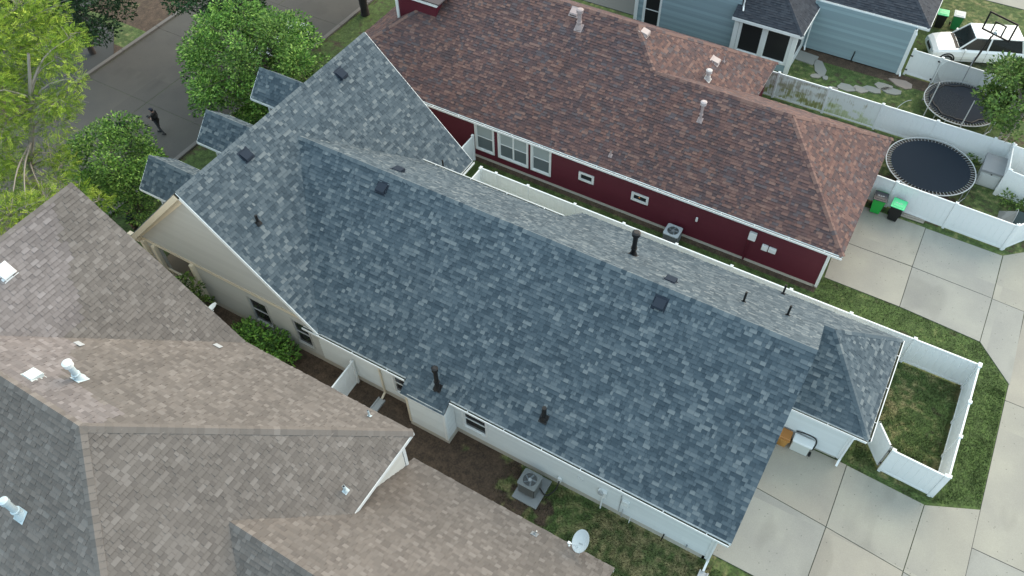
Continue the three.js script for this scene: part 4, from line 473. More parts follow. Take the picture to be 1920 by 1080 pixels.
function trampoline(label, x, z, R, net) {
  const t = thing('trampoline', label, 'trampoline', [x, 0, z], 'round trampolines'); local(t, 'frame', new THREE.TorusGeometry(R, 0.03, 8, 64).rotateX(Math.PI / 2).translate(0, 0.9, 0), M.lgrey); local(t, 'mat', new THREE.CylinderGeometry(R * 0.89, R * 0.89, 0.012, 64).translate(0, 0.89, 0), new THREE.MeshPhysicalMaterial({ color: net ? lin(0.026, 0.031, 0.040) : lin(0.017, 0.024, 0.034), roughness: 0.95, specularIntensity: 0.2, side: THREE.DoubleSide })); const sp = [], n = 72; for (let i = 0; i < n; i++) { const a = i / n * Math.PI * 2; sp.push(rod([Math.cos(a) * R * 0.885, 0.895, Math.sin(a) * R * 0.885], [Math.cos(a) * R * 0.99, 0.9, Math.sin(a) * R * 0.99], 0.018, 0.018, 5)); } const s = local(t, 'springs', merge(sp), net ? M.grey : M.grey); s.userData.kind = 'stuff'; local(t, 'skirt', new THREE.RingGeometry(R * 0.9, R * 0.985, 64).rotateX(-Math.PI / 2).translate(0, 0.855, 0), M.black);
  for (let i = 0; i < 4; i++) { const a = i * Math.PI / 2 + 0.4; local(t, 'leg', merge([rod([Math.cos(a - .16) * R, 0.9, Math.sin(a - .16) * R], [Math.cos(a - .16) * R, 0.03, Math.sin(a - .16) * R], 0.025), rod([Math.cos(a + .16) * R, 0.9, Math.sin(a + .16) * R], [Math.cos(a + .16) * R, 0.03, Math.sin(a + .16) * R], 0.025), rod([Math.cos(a - .17) * R, 0.03, Math.sin(a - .17) * R], [Math.cos(a + .17) * R, 0.03, Math.sin(a + .17) * R], 0.025)]), M.metal); }
  if (net) { for (let i = 0; i < 6; i++) { const a = i * Math.PI / 3 + net; local(t, 'net_pole', merge([rod([Math.cos(a) * (R + 0.05), 0.1, Math.sin(a) * (R + 0.05)], [Math.cos(a) * (R + 0.05), 2.6, Math.sin(a) * (R + 0.05)], 0.03)]), M.lgrey); } local(t, 'net', new THREE.CylinderGeometry(R * 0.93, R * 0.93, 1.6, 48, 1, true, 2.2, 4.0).translate(0, 1.72, 0), new THREE.MeshStandardMaterial({ color: lin(0.05, 0.055, 0.06), roughness: 0.9, transparent: true, opacity: 0.26, side: THREE.DoubleSide })); const fold = []; for (let i = 0; i < 40; i++) { const a = i / 40 * 6.283, b = (i + 1) / 40 * 6.283, r = q => R * 0.8 * (1 + 0.04 * Math.sin(q * 7) + 0.03 * Math.sin(q * 13)); fold.push(rod([Math.cos(a) * r(a), 0.91, Math.sin(a) * r(a)], [Math.cos(b) * r(b), 0.91, Math.sin(b) * r(b)], 0.045, 0.045, 5)); } local(t, 'fallen_net_hem', merge(fold), M.black); } return t;
}
trampoline('large round trampoline with dark blue mat behind the green bins', 3.1, -37.85, 2.24, 0); trampoline('netted trampoline with grey mat on the lawn by the blue house', 3.5, -44.0, 2.02, 0.35);
{ const t = thing('storage_box', 'tall white garden storage box with a grey lid beside the trampoline', 'storage box', [6.0, 0, -39.25]); local(t, 'body', rbox(0.98, 0.98, 1.1, 0.05, 0, 0.49, 0), mat([0.52, 0.55, 0.55], 0.55)); const lid = new THREE.ExtrudeGeometry(new THREE.Shape([[-0.6, 1.0], [0.58, 0.98], [0.58, 1.06], [-0.2, 1.24], [-0.6, 1.24]].map(q => new THREE.Vector2(...q))), { depth: 1.06, bevelEnabled: true, bevelSize: 0.03, bevelThickness: 0.03, bevelSegments: 2 }).translate(0, 0, -0.53).rotateY(-Math.PI / 2); local(t, 'lid', lid, mat([0.25, 0.26, 0.27], 0.6)); local(t, 'front_panel', rbox(0.8, 0.7, 0.04, 0.02, 0, 0.46, 0.55), mat([0.56, 0.58, 0.58], 0.55)); local(t, 'latch', rbox(0.08, 0.06, 0.04, 0.01, 0, 0.9, 0.58), M.black); }
{ const t = thing('play_tent', 'small grey and dark green pop-up tent behind the corner fence', 'tent', [7.75, 0, -36.75]); const tri = (pts, m, n) => local(t, n, new ConvexGeometry(pts.map(p => V3(...p))), m); tri([[-0.75, 0, -0.5], [-0.75, 0, 0.5], [-0.1, 0, -0.55], [-0.1, 0, 0.55], [-0.1, 0.75, 0], [-0.5, 0.5, 0]], mat([0.24, 0.24, 0.23], 0.8), 'canvas_end'); tri([[-0.08, 0, -0.55], [-0.08, 0, 0.55], [0.6, 0, -0.55], [0.6, 0, 0.55], [-0.08, 0.78, 0], [0.6, 0.78, 0]], mat([0.05, 0.075, 0.08], 0.8), 'canvas_body'); local(t, 'tent_pole', tube([[-0.12, 0, 0.58], [-0.1, 0.6, 0.3], [-0.1, 0.8, 0], [-0.1, 0.6, -0.3], [-0.12, 0, -0.58]], 0.015), M.lgrey); }
{ const t = thing('metal_frame', 'small dark metal frame lying by the right edge fence', 'metal frame', [7.15, 0, -39.3]); local(t, 'tube_frame', merge([tube([[-0.4, 0.5, -0.2], [-0.2, 0.7, -0.1], [0.2, 0.62, 0], [0.45, 0.3, 0.1]], 0.025), tube([[-0.4, 0.5, -0.2], [-0.35, 0.05, 0], [0.2, 0.05, 0.3]], 0.025)]), M.lgrey); local(t, 'base_block', rbox(0.55, 0.3, 0.4, 0.05, 0.3, 0.15, 0.1), M.black); }
{ // stepping stones
  const st = [[-5.75, -45.3, 0.75, 0.5, 'square concrete slab by the porch corner of the blue house', 1], [-4.55, -44.6, 0.34, 0.95, 'long leaning flagstone next to the square slab'], [-4.55, -43.75, 0.35, 0.22, 'small flagstone below the long leaning flagstone'], [-4.0, -43.85, 0.2, 0.2, 'smallest broken flagstone behind the stained fence'], [-3.35, -43.0, 0.4, 0.22, 'flagstone half hidden by the white fence top'], [-2.65, -43.5, 0.62, 0.36, 'light flagstone at the left end of the curved path'], [-1.9, -43.75, 0.55, 0.3, 'second flagstone of the curved path from its left end'], [-1.25, -44.1, 0.6, 0.3, 'middle flagstone of the curved path'], [-0.7, -44.7, 0.55, 0.38, 'upper flagstone of the curved path beside the garage corner'], [-0.2, -44.5, 0.6, 0.34, 'flagstone of the curved path nearest the netted trampoline'], [0.15, -45.5, 0.75, 0.38, 'pinkish flagstone at the foot of the white gate']];
  const ms = [mat([0.30, 0.28, 0.25], 0.9), mat([0.26, 0.26, 0.24], 0.9), mat([0.34, 0.27, 0.23], 0.9)]; st.forEach(([x, z, a, b, l, sq], i) => { const r = rng(i + 60), pts = []; if (sq) pts.push([-a, -b], [a, -b], [a, b], [-a, b]); else for (let k = 0; k < 7; k++) { const q = k / 7 * 6.283 + r() * 0.4; pts.push([Math.cos(q) * a * (0.8 + r() * 0.35), Math.sin(q) * b * (0.8 + r() * 0.35)]); } single('flagstone', l, 'flagstone', sheet(pts, 0.06, 0.08).rotateY(i === 1 ? 0.5 : (r() - 0.5) * 0.5), ms[sq ? 1 : l.includes('pinkish') ? 2 : i % 2], [x, 0, z], 'flagstones in the blue house yard'); });
}
single('garden_hose', 'pale hose loop lying on the lawn beside the netted trampoline', 'hose', tube([[0.55, 0.03, -42.3], [0.45, 0.04, -43.0], [0.75, 0.25, -43.6], [1.0, 0.3, -43.8]], 0.02), M.lgrey);
{ // basketball hoop
  const t = thing('basketball_hoop', 'black basketball hoop with clear backboard over the white car', 'basketball hoop', [3.1, 0, -47.3]); t.rotation.y = -0.4; local(t, 'base', rbox(0.8, 0.22, 1.1, 0.08, 0, 0.11, -0.1), M.black); local(t, 'pole', merge([rod([0, 0.15, 0], [0.42, 3.35, 0], 0.055), rod([0.4, 3.2, 0], [0.55, 3.9, 0.12], 0.04), rod([0.25, 2.3, 0], [0.52, 3.6, 0.14], 0.03)]), M.black); const F = (x0, x1, y0, y1, dd = 0) => box(x0, x1, y0, y1, 0.14 + dd, 0.18 + dd);
  const bb = new THREE.Matrix4().makeTranslation(0.08, 0.3, 0); const b = local(t, 'backboard', box(-0.25, 1.35, 3.4, 4.4, 0.15, 0.162).applyMatrix4(bb), new THREE.MeshPhysicalMaterial({ color: lin(0.92, 0.94, 0.94), transmission: 1, thickness: 0, roughness: 0.08, side: THREE.DoubleSide })); local(b, 'backboard_frame', merge([F(-0.28, 1.38, 4.38, 4.47), F(-0.28, 1.38, 3.33, 3.42), F(-0.3, -0.21, 3.34, 4.46, 0.001), F(1.31, 1.4, 3.34, 4.46, 0.001), F(0.22, 0.29, 3.42, 4.05), F(0.83, 0.9, 3.42, 4.05), F(0.22, 0.9, 4.02, 4.09, 0.001)]).applyMatrix4(bb), M.black); local(t, 'rim', new THREE.TorusGeometry(0.225, 0.012, 6, 24).rotateX(Math.PI / 2).translate(0.6, 3.78, 0.44), M.black); local(t, 'bracket', rbox(0.2, 0.14, 0.1, 0.02, 0.6, 3.8, 0.2), M.galv);
}

// ---------------------------------------------------------------- vehicles
function car(label, x, z, turn, paint, { L = 4.7, W = 1.9, suv = true, detail = true } = {}) {
  const t = thing('parked_car', label, 'car', [x, 0.03, z]); t.rotation.y = turn; const pm = new THREE.MeshPhysicalMaterial({ color: lin(...paint), roughness: 0.35, clearcoat: 0.8, clearcoatRoughness: 0.1, side: THREE.DoubleSide });
  // front is +x in local space; lofted body
  const hl = L / 2, sec = [[hl, 0.42, 0.66, 0.80], [hl - 0.07, 0.30, 0.86, 0.90], [hl - 0.3, 0.24, 0.98, 0.96], [hl - 0.75, 0.22, 1.06, 0.99], [hl - 1.25, 0.22, 1.10, 1.0], [0.2, 0.22, 1.10, 1.0], [-1.2, 0.22, 1.12, 1.0], [-hl + 0.3, 0.24, 1.14, 0.97], [-hl + 0.06, 0.32, 1.08, 0.92], [-hl, 0.45, 0.9, 0.84]];
  const ring = ([px, y0, y1, k]) => { const w = W / 2 * k, o = []; const prof = [[0.0, y0], [0.80, y0], [0.95, y0 + 0.1], [1.0, y0 + (y1 - y0) * 0.5], [0.97, y1 - 0.14], [0.88, y1 - 0.03], [0.6, y1 + 0.005], [0, y1 + 0.02]]; for (const [a, b] of prof) o.push(V3(px, b, w * a)); for (const [a, b] of prof.slice(1, -1).reverse()) o.push(V3(px, b, -w * a)); return o; };
  const rs = sec.map(ring), pos = [], f = (a, b, c) => pos.push(a.x, a.y, a.z, b.x, b.y, b.z, c.x, c.y, c.z), n = rs[0].length; for (let i = 0; i + 1 < rs.length; i++) for (let k = 0; k < n; k++) { const a = rs[i][k], b = rs[i][(k + 1) % n], c = rs[i + 1][(k + 1) % n], d = rs[i + 1][k]; f(a, b, c); f(a, c, d); } for (const r of [rs[0], rs[rs.length - 1]]) for (let k = 1; k + 1 < n; k++) f(r[0], r[k], r[k + 1]);
  const g = new THREE.BufferGeometry(); g.setAttribute('position', new THREE.Float32BufferAttribute(pos, 3)); g.computeVertexNormals(); const body = local(t, 'body', g, pm); const Ht = suv ? 1.84 : 1.45, xf = hl - (suv ? 1.45 : 1.15), xr = suv ? -hl + 0.25 : -hl + 0.8, w0 = W / 2 * 0.9, w1 = W / 2 * 0.72, y0 = 1.06, x1 = xf - 0.75, x2 = xr + (suv ? 0.3 : 0.75);
  local(t, 'cabin_glass', new ConvexGeometry([[xf, y0, w0 * .92], [xf, y0, -w0 * .92], [x1, Ht - .05, w1], [x1, Ht - .05, -w1], [x2, Ht - .05, w1], [x2, Ht - .05, -w1], [xr, y0, w0], [xr, y0, -w0]].map(p => V3(...p))), M.carGlass); const rf = local(t, 'roof_panel', rbox(x1 - x2 + 0.12, 0.07, w1 * 2 + 0.06, 0.035, (x1 + x2) / 2, Ht - 0.02, 0), pm);
  for (const s of [-1, 1]) { local(t, 'pillar', merge([beam([xf + 0.03, y0, s * w0 * .93], [x1, Ht, s * (w1 + 0.01)], 0.07, 0.06, false), beam([xr, y0, s * w0], [x2, Ht, s * w1], 0.1, 0.1, false), beam([-0.35, y0, s * w0 * 1.0], [-0.4, Ht - .02, s * (w1 + .015)], 0.03, 0.09, false), beam([x1, Ht - .02, s * (w1 + .01)], [x2, Ht - .02, s * (w1 + .01)], 0.05, 0.05, false)]), pm); local(t, 'mirror', rbox(0.12, 0.15, 0.2, 0.05, xf - 0.28, 1.16, s * (W / 2 + 0.06)), pm); const h = local(t, 'headlight', rbox(0.2, 0.14, 0.34, 0.05, hl - 0.12, 0.78, s * 0.66), mat([0.5, 0.54, 0.56], 0.15)); local(t, 'fog_lamp', rbox(0.06, 0.12, 0.2, 0.03, hl - 0.07, 0.5, s * 0.68), M.black);
    for (const wx of [hl - 0.92, -hl + 0.9]) { const wl = local(t, 'wheel', new THREE.CylinderGeometry(0.37, 0.37, 0.24, 24).rotateX(Math.PI / 2).translate(wx, 0.36, s * (W / 2 - 0.11)), M.black); local(wl, 'rim', new THREE.CylinderGeometry(0.25, 0.25, 0.03, 18).rotateX(Math.PI / 2).translate(wx, 0.36, s * (W / 2 + 0.012)), M.metal); local(wl, 'wheel_arch', new THREE.TorusGeometry(0.43, 0.05, 6, 18, Math.PI).translate(wx, 0.38, s * (W / 2 - 0.03)), M.black); }
    if (detail) local(t, 'door_seam', merge([box(xf - 0.32, xf - 0.308, 0.35, 1.05, s * (W / 2 - 0.02), s * (W / 2 + 0.003)), box(-0.36, -0.348, 0.35, 1.05, s * (W / 2 - 0.02), s * (W / 2 + 0.003))]), M.grey); }
  local(t, 'grille', rbox(0.08, 0.2, 0.8, 0.03, hl - 0.02, 0.68, 0), M.black); local(t, 'cowl', rbox(0.2, 0.03, W * 0.74, 0.012, xf + 0.08, 1.105, 0), M.black); local(t, 'wiper', merge([rod([xf + 0.04, 1.13, 0.5], [xf - 0.2, 1.3, -0.1], 0.012), rod([xf + 0.04, 1.13, -0.1], [xf - 0.2, 1.3, -0.6], 0.012)]), M.black); return t;
}
car('white sport utility car parked under the basketball hoop', 3.15, -50.2, Math.PI + 0.40, [0.78, 0.80, 0.80], { L: 5.4, W: 2.1 });
car('white car parked on the street behind the large round tree', -34.8, -29.7, -Math.PI / 2, [0.62, 0.66, 0.7], { suv: false, L: 4.5, detail: false });
car('dark car parked across the street in the top left corner', -53.2, -24.6, 0.5, [0.02, 0.022, 0.028], { detail: false });

// ---------------------------------------------------------------- people
function person(label, x, z, turn, H, bones, colours, group) { // bones: [a, b, ra, rb, colour] in metres for a 1.75 m figure, facing +x
  const k = H / 1.75, res = 84, box0 = V3(-0.62, -0.06, -0.62), size = 1.92, mc = new MarchingCubes(res, mat([1, 1, 1], 0.8), false, false, 400000); const half = size / 2, cell = size / res;
  const B = bones.map(([a, b, ra, rb, c]) => ({ a: V3(...a), d: V3(...b).sub(V3(...a)), ra, rb, c })); for (const o of B) o.l2 = Math.max(1e-6, o.d.lengthSq()); const p = V3(0, 0, 0), q = V3(0, 0, 0);
  const dist = P => { let m = 1e9; for (const o of B) { q.copy(P).sub(o.a); const s = Math.max(0, Math.min(1, q.dot(o.d) / o.l2)); const d = q.addScaledVector(o.d, -s).length() - (o.ra + (o.rb - o.ra) * s); const h = Math.max(0, 0.05 - Math.abs(m - d)) / 0.05; m = Math.min(m, d) - h * h * 0.05 * 0.25; } return m; };
  const ctr = V3(0, 0.9, 0); for (let iz = 0; iz < res; iz++) for (let iy = 0; iy < res; iy++) for (let ix = 0; ix < res; ix++) { p.set((ix - res / 2) / (res / 2) * half + ctr.x, (iy - res / 2) / (res / 2) * half + ctr.y, (iz - res / 2) / (res / 2) * half + ctr.z); mc.field[ix + iy * res + iz * res * res] = -dist(p); }
  mc.isolation = 0; mc.update(); const cnt = mc.count, pa = mc.positionArray.slice(0, cnt * 3), na = mc.normalArray.slice(0, cnt * 3), col = new Float32Array(cnt * 3);
  for (let i = 0; i < cnt; i++) { p.set(pa[i * 3] * half + ctr.x, pa[i * 3 + 1] * half + ctr.y, pa[i * 3 + 2] * half + ctr.z); let best = 1e9, c = colours[0]; for (const o of B) { q.copy(p).sub(o.a); const s = Math.max(0, Math.min(1, q.dot(o.d) / o.l2)); const d = q.addScaledVector(o.d, -s).length() - (o.ra + (o.rb - o.ra) * s); if (d < best) { best = d; c = colours[o.c]; } } pa[i * 3] = p.x * k; pa[i * 3 + 1] = p.y * k; pa[i * 3 + 2] = p.z * k; col.set(c, i * 3); }
  const g = new THREE.BufferGeometry(); g.setAttribute('position', new THREE.BufferAttribute(pa, 3)); g.setAttribute('color', new THREE.BufferAttribute(col, 3)); g.computeVertexNormals();
  const t = thing('person', label, 'person', [x, 0.012, z], group); t.rotation.y = turn; local(t, 'body', g, new THREE.MeshStandardMaterial({ vertexColors: true, roughness: 0.85, side: THREE.DoubleSide })); return [t, k];
}
function fingers(t, k, wrist, dir, side, skin) { const W = V3(...wrist), D = V3(...dir).normalize(), S = V3(...side).normalize(), N = D.clone().cross(S), g = []; for (let i = 0; i < 4; i++) { const b = W.clone().addScaledVector(D, 0.07).addScaledVector(S, (i - 1.5) * 0.02), m = b.clone().addScaledVector(D, [0.035, 0.042, 0.04, 0.03][i]), e = m.clone().addScaledVector(D, 0.02).addScaledVector(N, 0.025); g.push(rod(b.toArray(), m.toArray(), 0.0095), rod(m.toArray(), e.toArray(), 0.009, 0.007)); } const b = W.clone().addScaledVector(D, 0.02).addScaledVector(S, -0.035), m = b.clone().addScaledVector(S, -0.025).addScaledVector(D, 0.03); g.push(rod(b.toArray(), m.toArray(), 0.011, 0.009), rod(m.toArray(), m.clone().addScaledVector(D, 0.025).toArray(), 0.009)); const pm = rbox(0.085, 0.03, 0.08, 0.012); pm.applyMatrix4(new THREE.Matrix4().makeBasis(D, N, S).setPosition(...W.clone().addScaledVector(D, 0.035).toArray())); g.push(pm); local(t, 'hands', merge(g).scale(k, k, k), mat(skin, 0.7)); }
const headBones = (hx, hy, hair, sk, lean = 0) => [[[hx, hy, 0], [hx + 0.015, hy + 0.03, 0], 0.085, 0.09, sk], [[hx + 0.055, hy - 0.06, 0], [hx + 0.04, hy - 0.045, 0], 0.045, 0.05, sk], [[hx + 0.1, hy - 0.01, 0], [hx + 0.108, hy - 0.03, 0], 0.016, 0.018, sk], [[hx - 0.03, hy + 0.05, 0], [hx + 0.02, hy + 0.065, 0], 0.088, 0.082, hair], [[hx - 0.005, hy - 0.02, 0.088], [hx - 0.005, hy + 0.01, 0.09], 0.018, 0.02, sk], [[hx - 0.005, hy - 0.02, -0.088], [hx - 0.005, hy + 0.01, -0.09], 0.018, 0.02, sk]];
{ // walking person in black holding a controller in front
  const C = [[0.012, 0.012, 0.014], [0.045, 0.046, 0.05], [0.36, 0.22, 0.17], [0.008, 0.008, 0.01], [0.02, 0.022, 0.04]], leg = (hz, kx, ax, lift) => [[[0, 0.92, hz], [kx, 0.5 + lift * .4, hz * 1.05], 0.095, 0.062, 1], [[kx, 0.5 + lift * .4, hz * 1.05], [ax, 0.09 + lift, hz * 1.1], 0.06, 0.042, 1], [[ax - 0.05, 0.05 + lift, hz * 1.1], [ax + 0.15, 0.035 + lift * .7, hz * 1.15], 0.05, 0.036, 3]];
  const bones = [[[0, 0.95, 0.07], [0, 0.95, -0.07], 0.115, 0.115, 0], [[0, 0.95, 0], [0.0, 1.18, 0], 0.135, 0.14, 0], [[0, 1.2, 0.07], [0.0, 1.2, -0.07], 0.125, 0.125, 0], [[0, 1.2, 0], [0.01, 1.38, 0], 0.15, 0.12, 0], [[0, 1.42, 0.15], [0, 1.42, -0.15], 0.065, 0.065, 0], [[0.01, 1.42, 0], [0.03, 1.56, 0], 0.055, 0.052, 2], ...headBones(0.04, 1.63, 4, 2), [[0.08, 1.7, 0], [0.19, 1.675, 0], 0.04, 0.02, 4], ...leg(0.1, 0.1, 0.16, 0), ...leg(-0.1, -0.04, -0.22, 0.04),
    [[0, 1.42, 0.19], [0.02, 1.15, 0.25], 0.055, 0.045, 0], [[0.02, 1.15, 0.25], [0.26, 1.1, 0.08], 0.042, 0.03, 2], [[0, 1.42, -0.19], [0.02, 1.15, -0.25], 0.055, 0.045, 0], [[0.02, 1.15, -0.25], [0.26, 1.1, -0.08], 0.042, 0.03, 2]];
  const [t, k] = person('person in black with cap walking on the street beside the leafy tree', -35.72, -20.42, Math.PI + 0.35, 1.8, bones, C); fingers(t, k, [0.26, 1.1, 0.08], [1, 0.1, -0.35], [0, 0, 1], C[2]); fingers(t, k, [0.26, 1.1, -0.08], [1, 0.1, 0.35], [0, 0, 1], C[2]);
  const cx = thing('remote_controller', 'small black controller held by the walking person', 'controller', [-35.72 + Math.cos(Math.PI + 0.35) * 0.38, 1.16, -20.42 - Math.sin(Math.PI + 0.35) * 0.38]); cx.rotation.y = Math.PI + 0.35; local(cx, 'body', rbox(0.1, 0.05, 0.2, 0.02), M.black); local(cx, 'screen', rbox(0.1, 0.02, 0.16, 0.005, 0.08, 0.05, 0), M.glass);
}
{ // standing figures, arms down
  const stand = (label, x, z, turn, C, H) => { const bones = [[[0, 0.95, 0.07], [0, 0.95, -0.07], 0.12, 0.12, 1], [[0, 0.98, 0], [0.0, 1.2, 0], 0.14, 0.145, 0], [[0, 1.2, 0.07], [0.0, 1.2, -0.07], 0.13, 0.13, 0], [[0, 1.2, 0], [0.01, 1.38, 0], 0.15, 0.12, 0], [[0, 1.42, 0.15], [0, 1.42, -0.15], 0.068, 0.068, 0], [[0.01, 1.42, 0], [0.02, 1.56, 0], 0.055, 0.052, 2], ...headBones(0.03, 1.63, 4, 2)]; for (const s of [-1, 1]) bones.push([[0, 0.92, s * 0.1], [0.03, 0.5, s * 0.11], 0.1, 0.065, 1], [[0.03, 0.5, s * 0.11], [-0.02, 0.09, s * 0.12], 0.062, 0.045, 1], [[-0.06, 0.05, s * 0.12], [0.14, 0.035, s * 0.14], 0.05, 0.038, 3], [[0, 1.42, s * 0.2], [-0.02, 1.14, s * 0.25], 0.056, 0.046, 0], [[-0.02, 1.14, s * 0.25], [0.06, 0.88, s * 0.25], 0.042, 0.03, 2]); const [t, k] = person(label, x, z, turn, H, bones, C); for (const s of [-1, 1]) fingers(t, k, [0.06, 0.88, s * 0.25], [0.3, -1, 0], [0.95, 0.3, 0], C[2]); return t; };
  stand('person with dark hair mostly hidden behind the leafy street-side tree', -36.85, -19.0, 2.6, [[0.02, 0.025, 0.03], [0.03, 0.03, 0.035], [0.34, 0.21, 0.16], [0.02, 0.02, 0.02], [0.012, 0.01, 0.01]], 1.7);
  stand('person in navy top and brown trousers standing in shade below the gable', -30.9, -14.05, 0.6, [[0.014, 0.02, 0.05], [0.035, 0.025, 0.02], [0.3, 0.19, 0.15], [0.02, 0.02, 0.02], [0.012, 0.016, 0.04]], 1.78);
}
single('black_bag', 'black bag lying on the street below the walking person', 'bag', (() => { const g = new THREE.IcosahedronGeometry(0.34, 3), p = g.attributes.position; for (let i = 0; i < p.count; i++) { const k = 1 + 0.25 * (fbm(p.getX(i) * 5 + 9, p.getZ(i) * 5 + p.getY(i) * 3 + 9, 3, 2) - 0.5); p.setXYZ(i, p.getX(i) * k * 1.2, Math.max(-0.2, p.getY(i) * k * 0.75), p.getZ(i) * k); } g.computeVertexNormals(); return g.translate(0, 0.22, 0); })(), M.black, [-34.75, 0.0, -18.75]);

// ---------------------------------------------------------------- trees and shrubs
const leafG = (() => { const g = new THREE.BufferGeometry(); g.setAttribute('position', new THREE.Float32BufferAttribute([0, 0, 0, 0.28, 0.45, 0.1, 0, 1, 0, 0, 0, 0, 0, 1, 0, -0.28, 0.45, 0.1], 3)); g.computeVertexNormals(); return g; })();
const sprayG = (() => { const P = [], r = rng(4); for (let i = 0; i < 9; i++) { const y = i / 9, s = i % 2 ? 1 : -1, l = 0.32 * (1 - y * 0.5), w = 0.06; P.push(0, y, 0, s * l * 0.7, y + 0.05 + w, 0.05, s * l, y + 0.16, -0.04, 0, y, 0, s * l, y + 0.16, -0.04, s * l * 0.6, y + 0.2, 0.02); } const g = new THREE.BufferGeometry(); g.setAttribute('position', new THREE.Float32BufferAttribute(P, 3)); g.computeVertexNormals(); return g; })();
function foliage(t, clumps, per, size, cols, seed, { geo = leafG, droop = 0, flat = 1 } = {}) {
  const r = rng(seed), n = clumps.reduce((s, c) => s + Math.round(per * c[3] * c[3]), 0), m = new THREE.InstancedMesh(geo, new THREE.MeshPhysicalMaterial({ color: 0xffffff, roughness: 0.75, side: THREE.DoubleSide, transmission: 0.0 }), n), o = new THREE.Object3D(), c = new THREE.Color(); let i = 0; const up = V3(0, 1, 0), d = V3(0, 0, 0);
  for (const [x, y, z, R, tone = 0] of clumps) { const k = Math.round(per * R * R); for (let j = 0; j < k; j++) { let a, b, e; do { a = r() * 2 - 1; b = r() * 2 - 1; e = r() * 2 - 1; } while (a * a + b * b + e * e > 1); const l = Math.sqrt(a * a + b * b + e * e) || 1, f = R * (0.35 + 0.65 * Math.pow(r(), 0.6)) / l; a *= f; b *= f * 0.75 * flat; e *= f; o.position.set(x + a, y + b, z + e); d.set(a + (r() - 0.5) * R, b * 0.6 + (r() - 0.35) * R * 0.9 - droop * R, e + (r() - 0.5) * R).normalize(); o.quaternion.setFromUnitVectors(up, d); o.rotateY(r() * 6.28); const s = size * (0.45 + r() * 0.95); o.scale.set(s, s, s); o.updateMatrix(); m.setMatrixAt(i, o.matrix); const q = cols[Math.min(cols.length - 1, Math.floor(Math.pow(r(), 1.2) * cols.length))], v = (0.82 + r() * 0.36) * (1 + tone); c.setRGB(q[0] * v, q[1] * v, q[2] * v); m.setColorAt(i, c); i++; } }
  m.name = 'crown'; m.userData.kind = 'stuff'; m.castShadow = m.receiveShadow = true; t.add(m); return m;
}
function limb(pts, r0, r1, seg = 7) { const c = new THREE.CatmullRomCurve3(pts), n = Math.max(4, Math.round(c.getLength() * 2.2)), g = new THREE.TubeGeometry(c, n, 1, seg), p = g.attributes.position; const N = seg + 1; for (let i = 0; i <= n; i++) { const ctr = c.getPointAt(i / n), r = r0 + (r1 - r0) * Math.pow(i / n, 0.8); for (let k = 0; k < N; k++) { const j = i * N + k, w = r * (1 + 0.14 * Math.sin(i * 2.1 + k * 2.3)); p.setXYZ(j, ctr.x + (p.getX(j) - ctr.x) * w, ctr.y + (p.getY(j) - ctr.y) * w, ctr.z + (p.getZ(j) - ctr.z) * w); } } g.computeVertexNormals(); return g; }
function roundTree(name, label, cat, base, { cy, rx, ry, rz, n, cr, per, size, cols, seed, trunk = 0.16, bark = [0.11, 0.09, 0.075], stems = 1, group, off = [0, 0] }) {
  const t = thing(name, label, cat, base, group), r = rng(seed), cl_ = [], L = []; for (let i = 0; i < n; i++) { let a, b, e; do { a = r() * 2 - 1; b = r() * 2 - 1; e = r() * 2 - 1; } while (a * a + b * b + e * e > 1); const l = Math.sqrt(a * a + b * b + e * e), f = Math.pow(l, 0.45) / l * (0.82 + 0.34 * r()); const c = [off[0] + a * f * rx, cy + b * f * ry, off[1] + e * f * rz, cr * (0.55 + r() * 0.85), (r() - 0.5) * 0.55]; if (c[1] - c[3] * 0.5 < 0.1) c[1] = 0.1 + c[3] * 0.5; cl_.push(c); }
  foliage(t, cl_, per, size, cols, seed + 1); const f0 = cy - ry * 0.75; if (trunk) { for (let s = 0; s < stems; s++) { const an = s * 2.1 + 0.4, lean = stems > 1 ? 0.25 : 0.05; L.push(limb([V3(Math.cos(an) * 0.08 * (stems - 1), -0.05, Math.sin(an) * 0.08 * (stems - 1)), V3(Math.cos(an) * lean * 0.6, f0 * 0.6, Math.sin(an) * lean * 0.6), V3(off[0] * 0.4 + Math.cos(an) * lean * 2, cy, off[1] * 0.4 + Math.sin(an) * lean * 2)], trunk, trunk * 0.45, 9)); } cl_.forEach((c, i) => { if (i % 2 && n > 20) return; const y0 = Math.max(f0 * 0.8, Math.min(c[1] - 0.4, cy)) * (0.75 + 0.2 * r()); L.push(limb([V3(off[0] * 0.2, y0, off[1] * 0.2), V3(c[0] * 0.45, (y0 + c[1]) / 2 + 0.15, c[2] * 0.45), V3(c[0], c[1], c[2])], trunk * 0.35, 0.015, 5)); }); local(t, 'trunk', merge(L), mat(bark, 0.9)); } return t;
}
const greenA = [[0.045, 0.115, 0.018], [0.080, 0.19, 0.026], [0.12, 0.26, 0.036], [0.18, 0.34, 0.052], [0.27, 0.43, 0.09]], greenD = [[0.014, 0.045, 0.014], [0.022, 0.062, 0.018], [0.034, 0.085, 0.024]], greenR = [[0.045, 0.095, 0.014], [0.075, 0.145, 0.022], [0.11, 0.19, 0.032], [0.17, 0.25, 0.05]], yel = [[0.11, 0.20, 0.018], [0.20, 0.32, 0.025], [0.32, 0.45, 0.038], [0.44, 0.55, 0.07]];
roundTree('round_tree', 'large round bright green tree between the street and the dormers', 'tree', [-30.6, 0, -24.4], { cy: 4.1, rx: 3.5, ry: 2.9, rz: 3.4, n: 92, cr: 0.82, per: 620, size: 0.165, cols: greenA, seed: 101, stems: 3, trunk: 0.12, group: 'broadleaf trees along the street' });
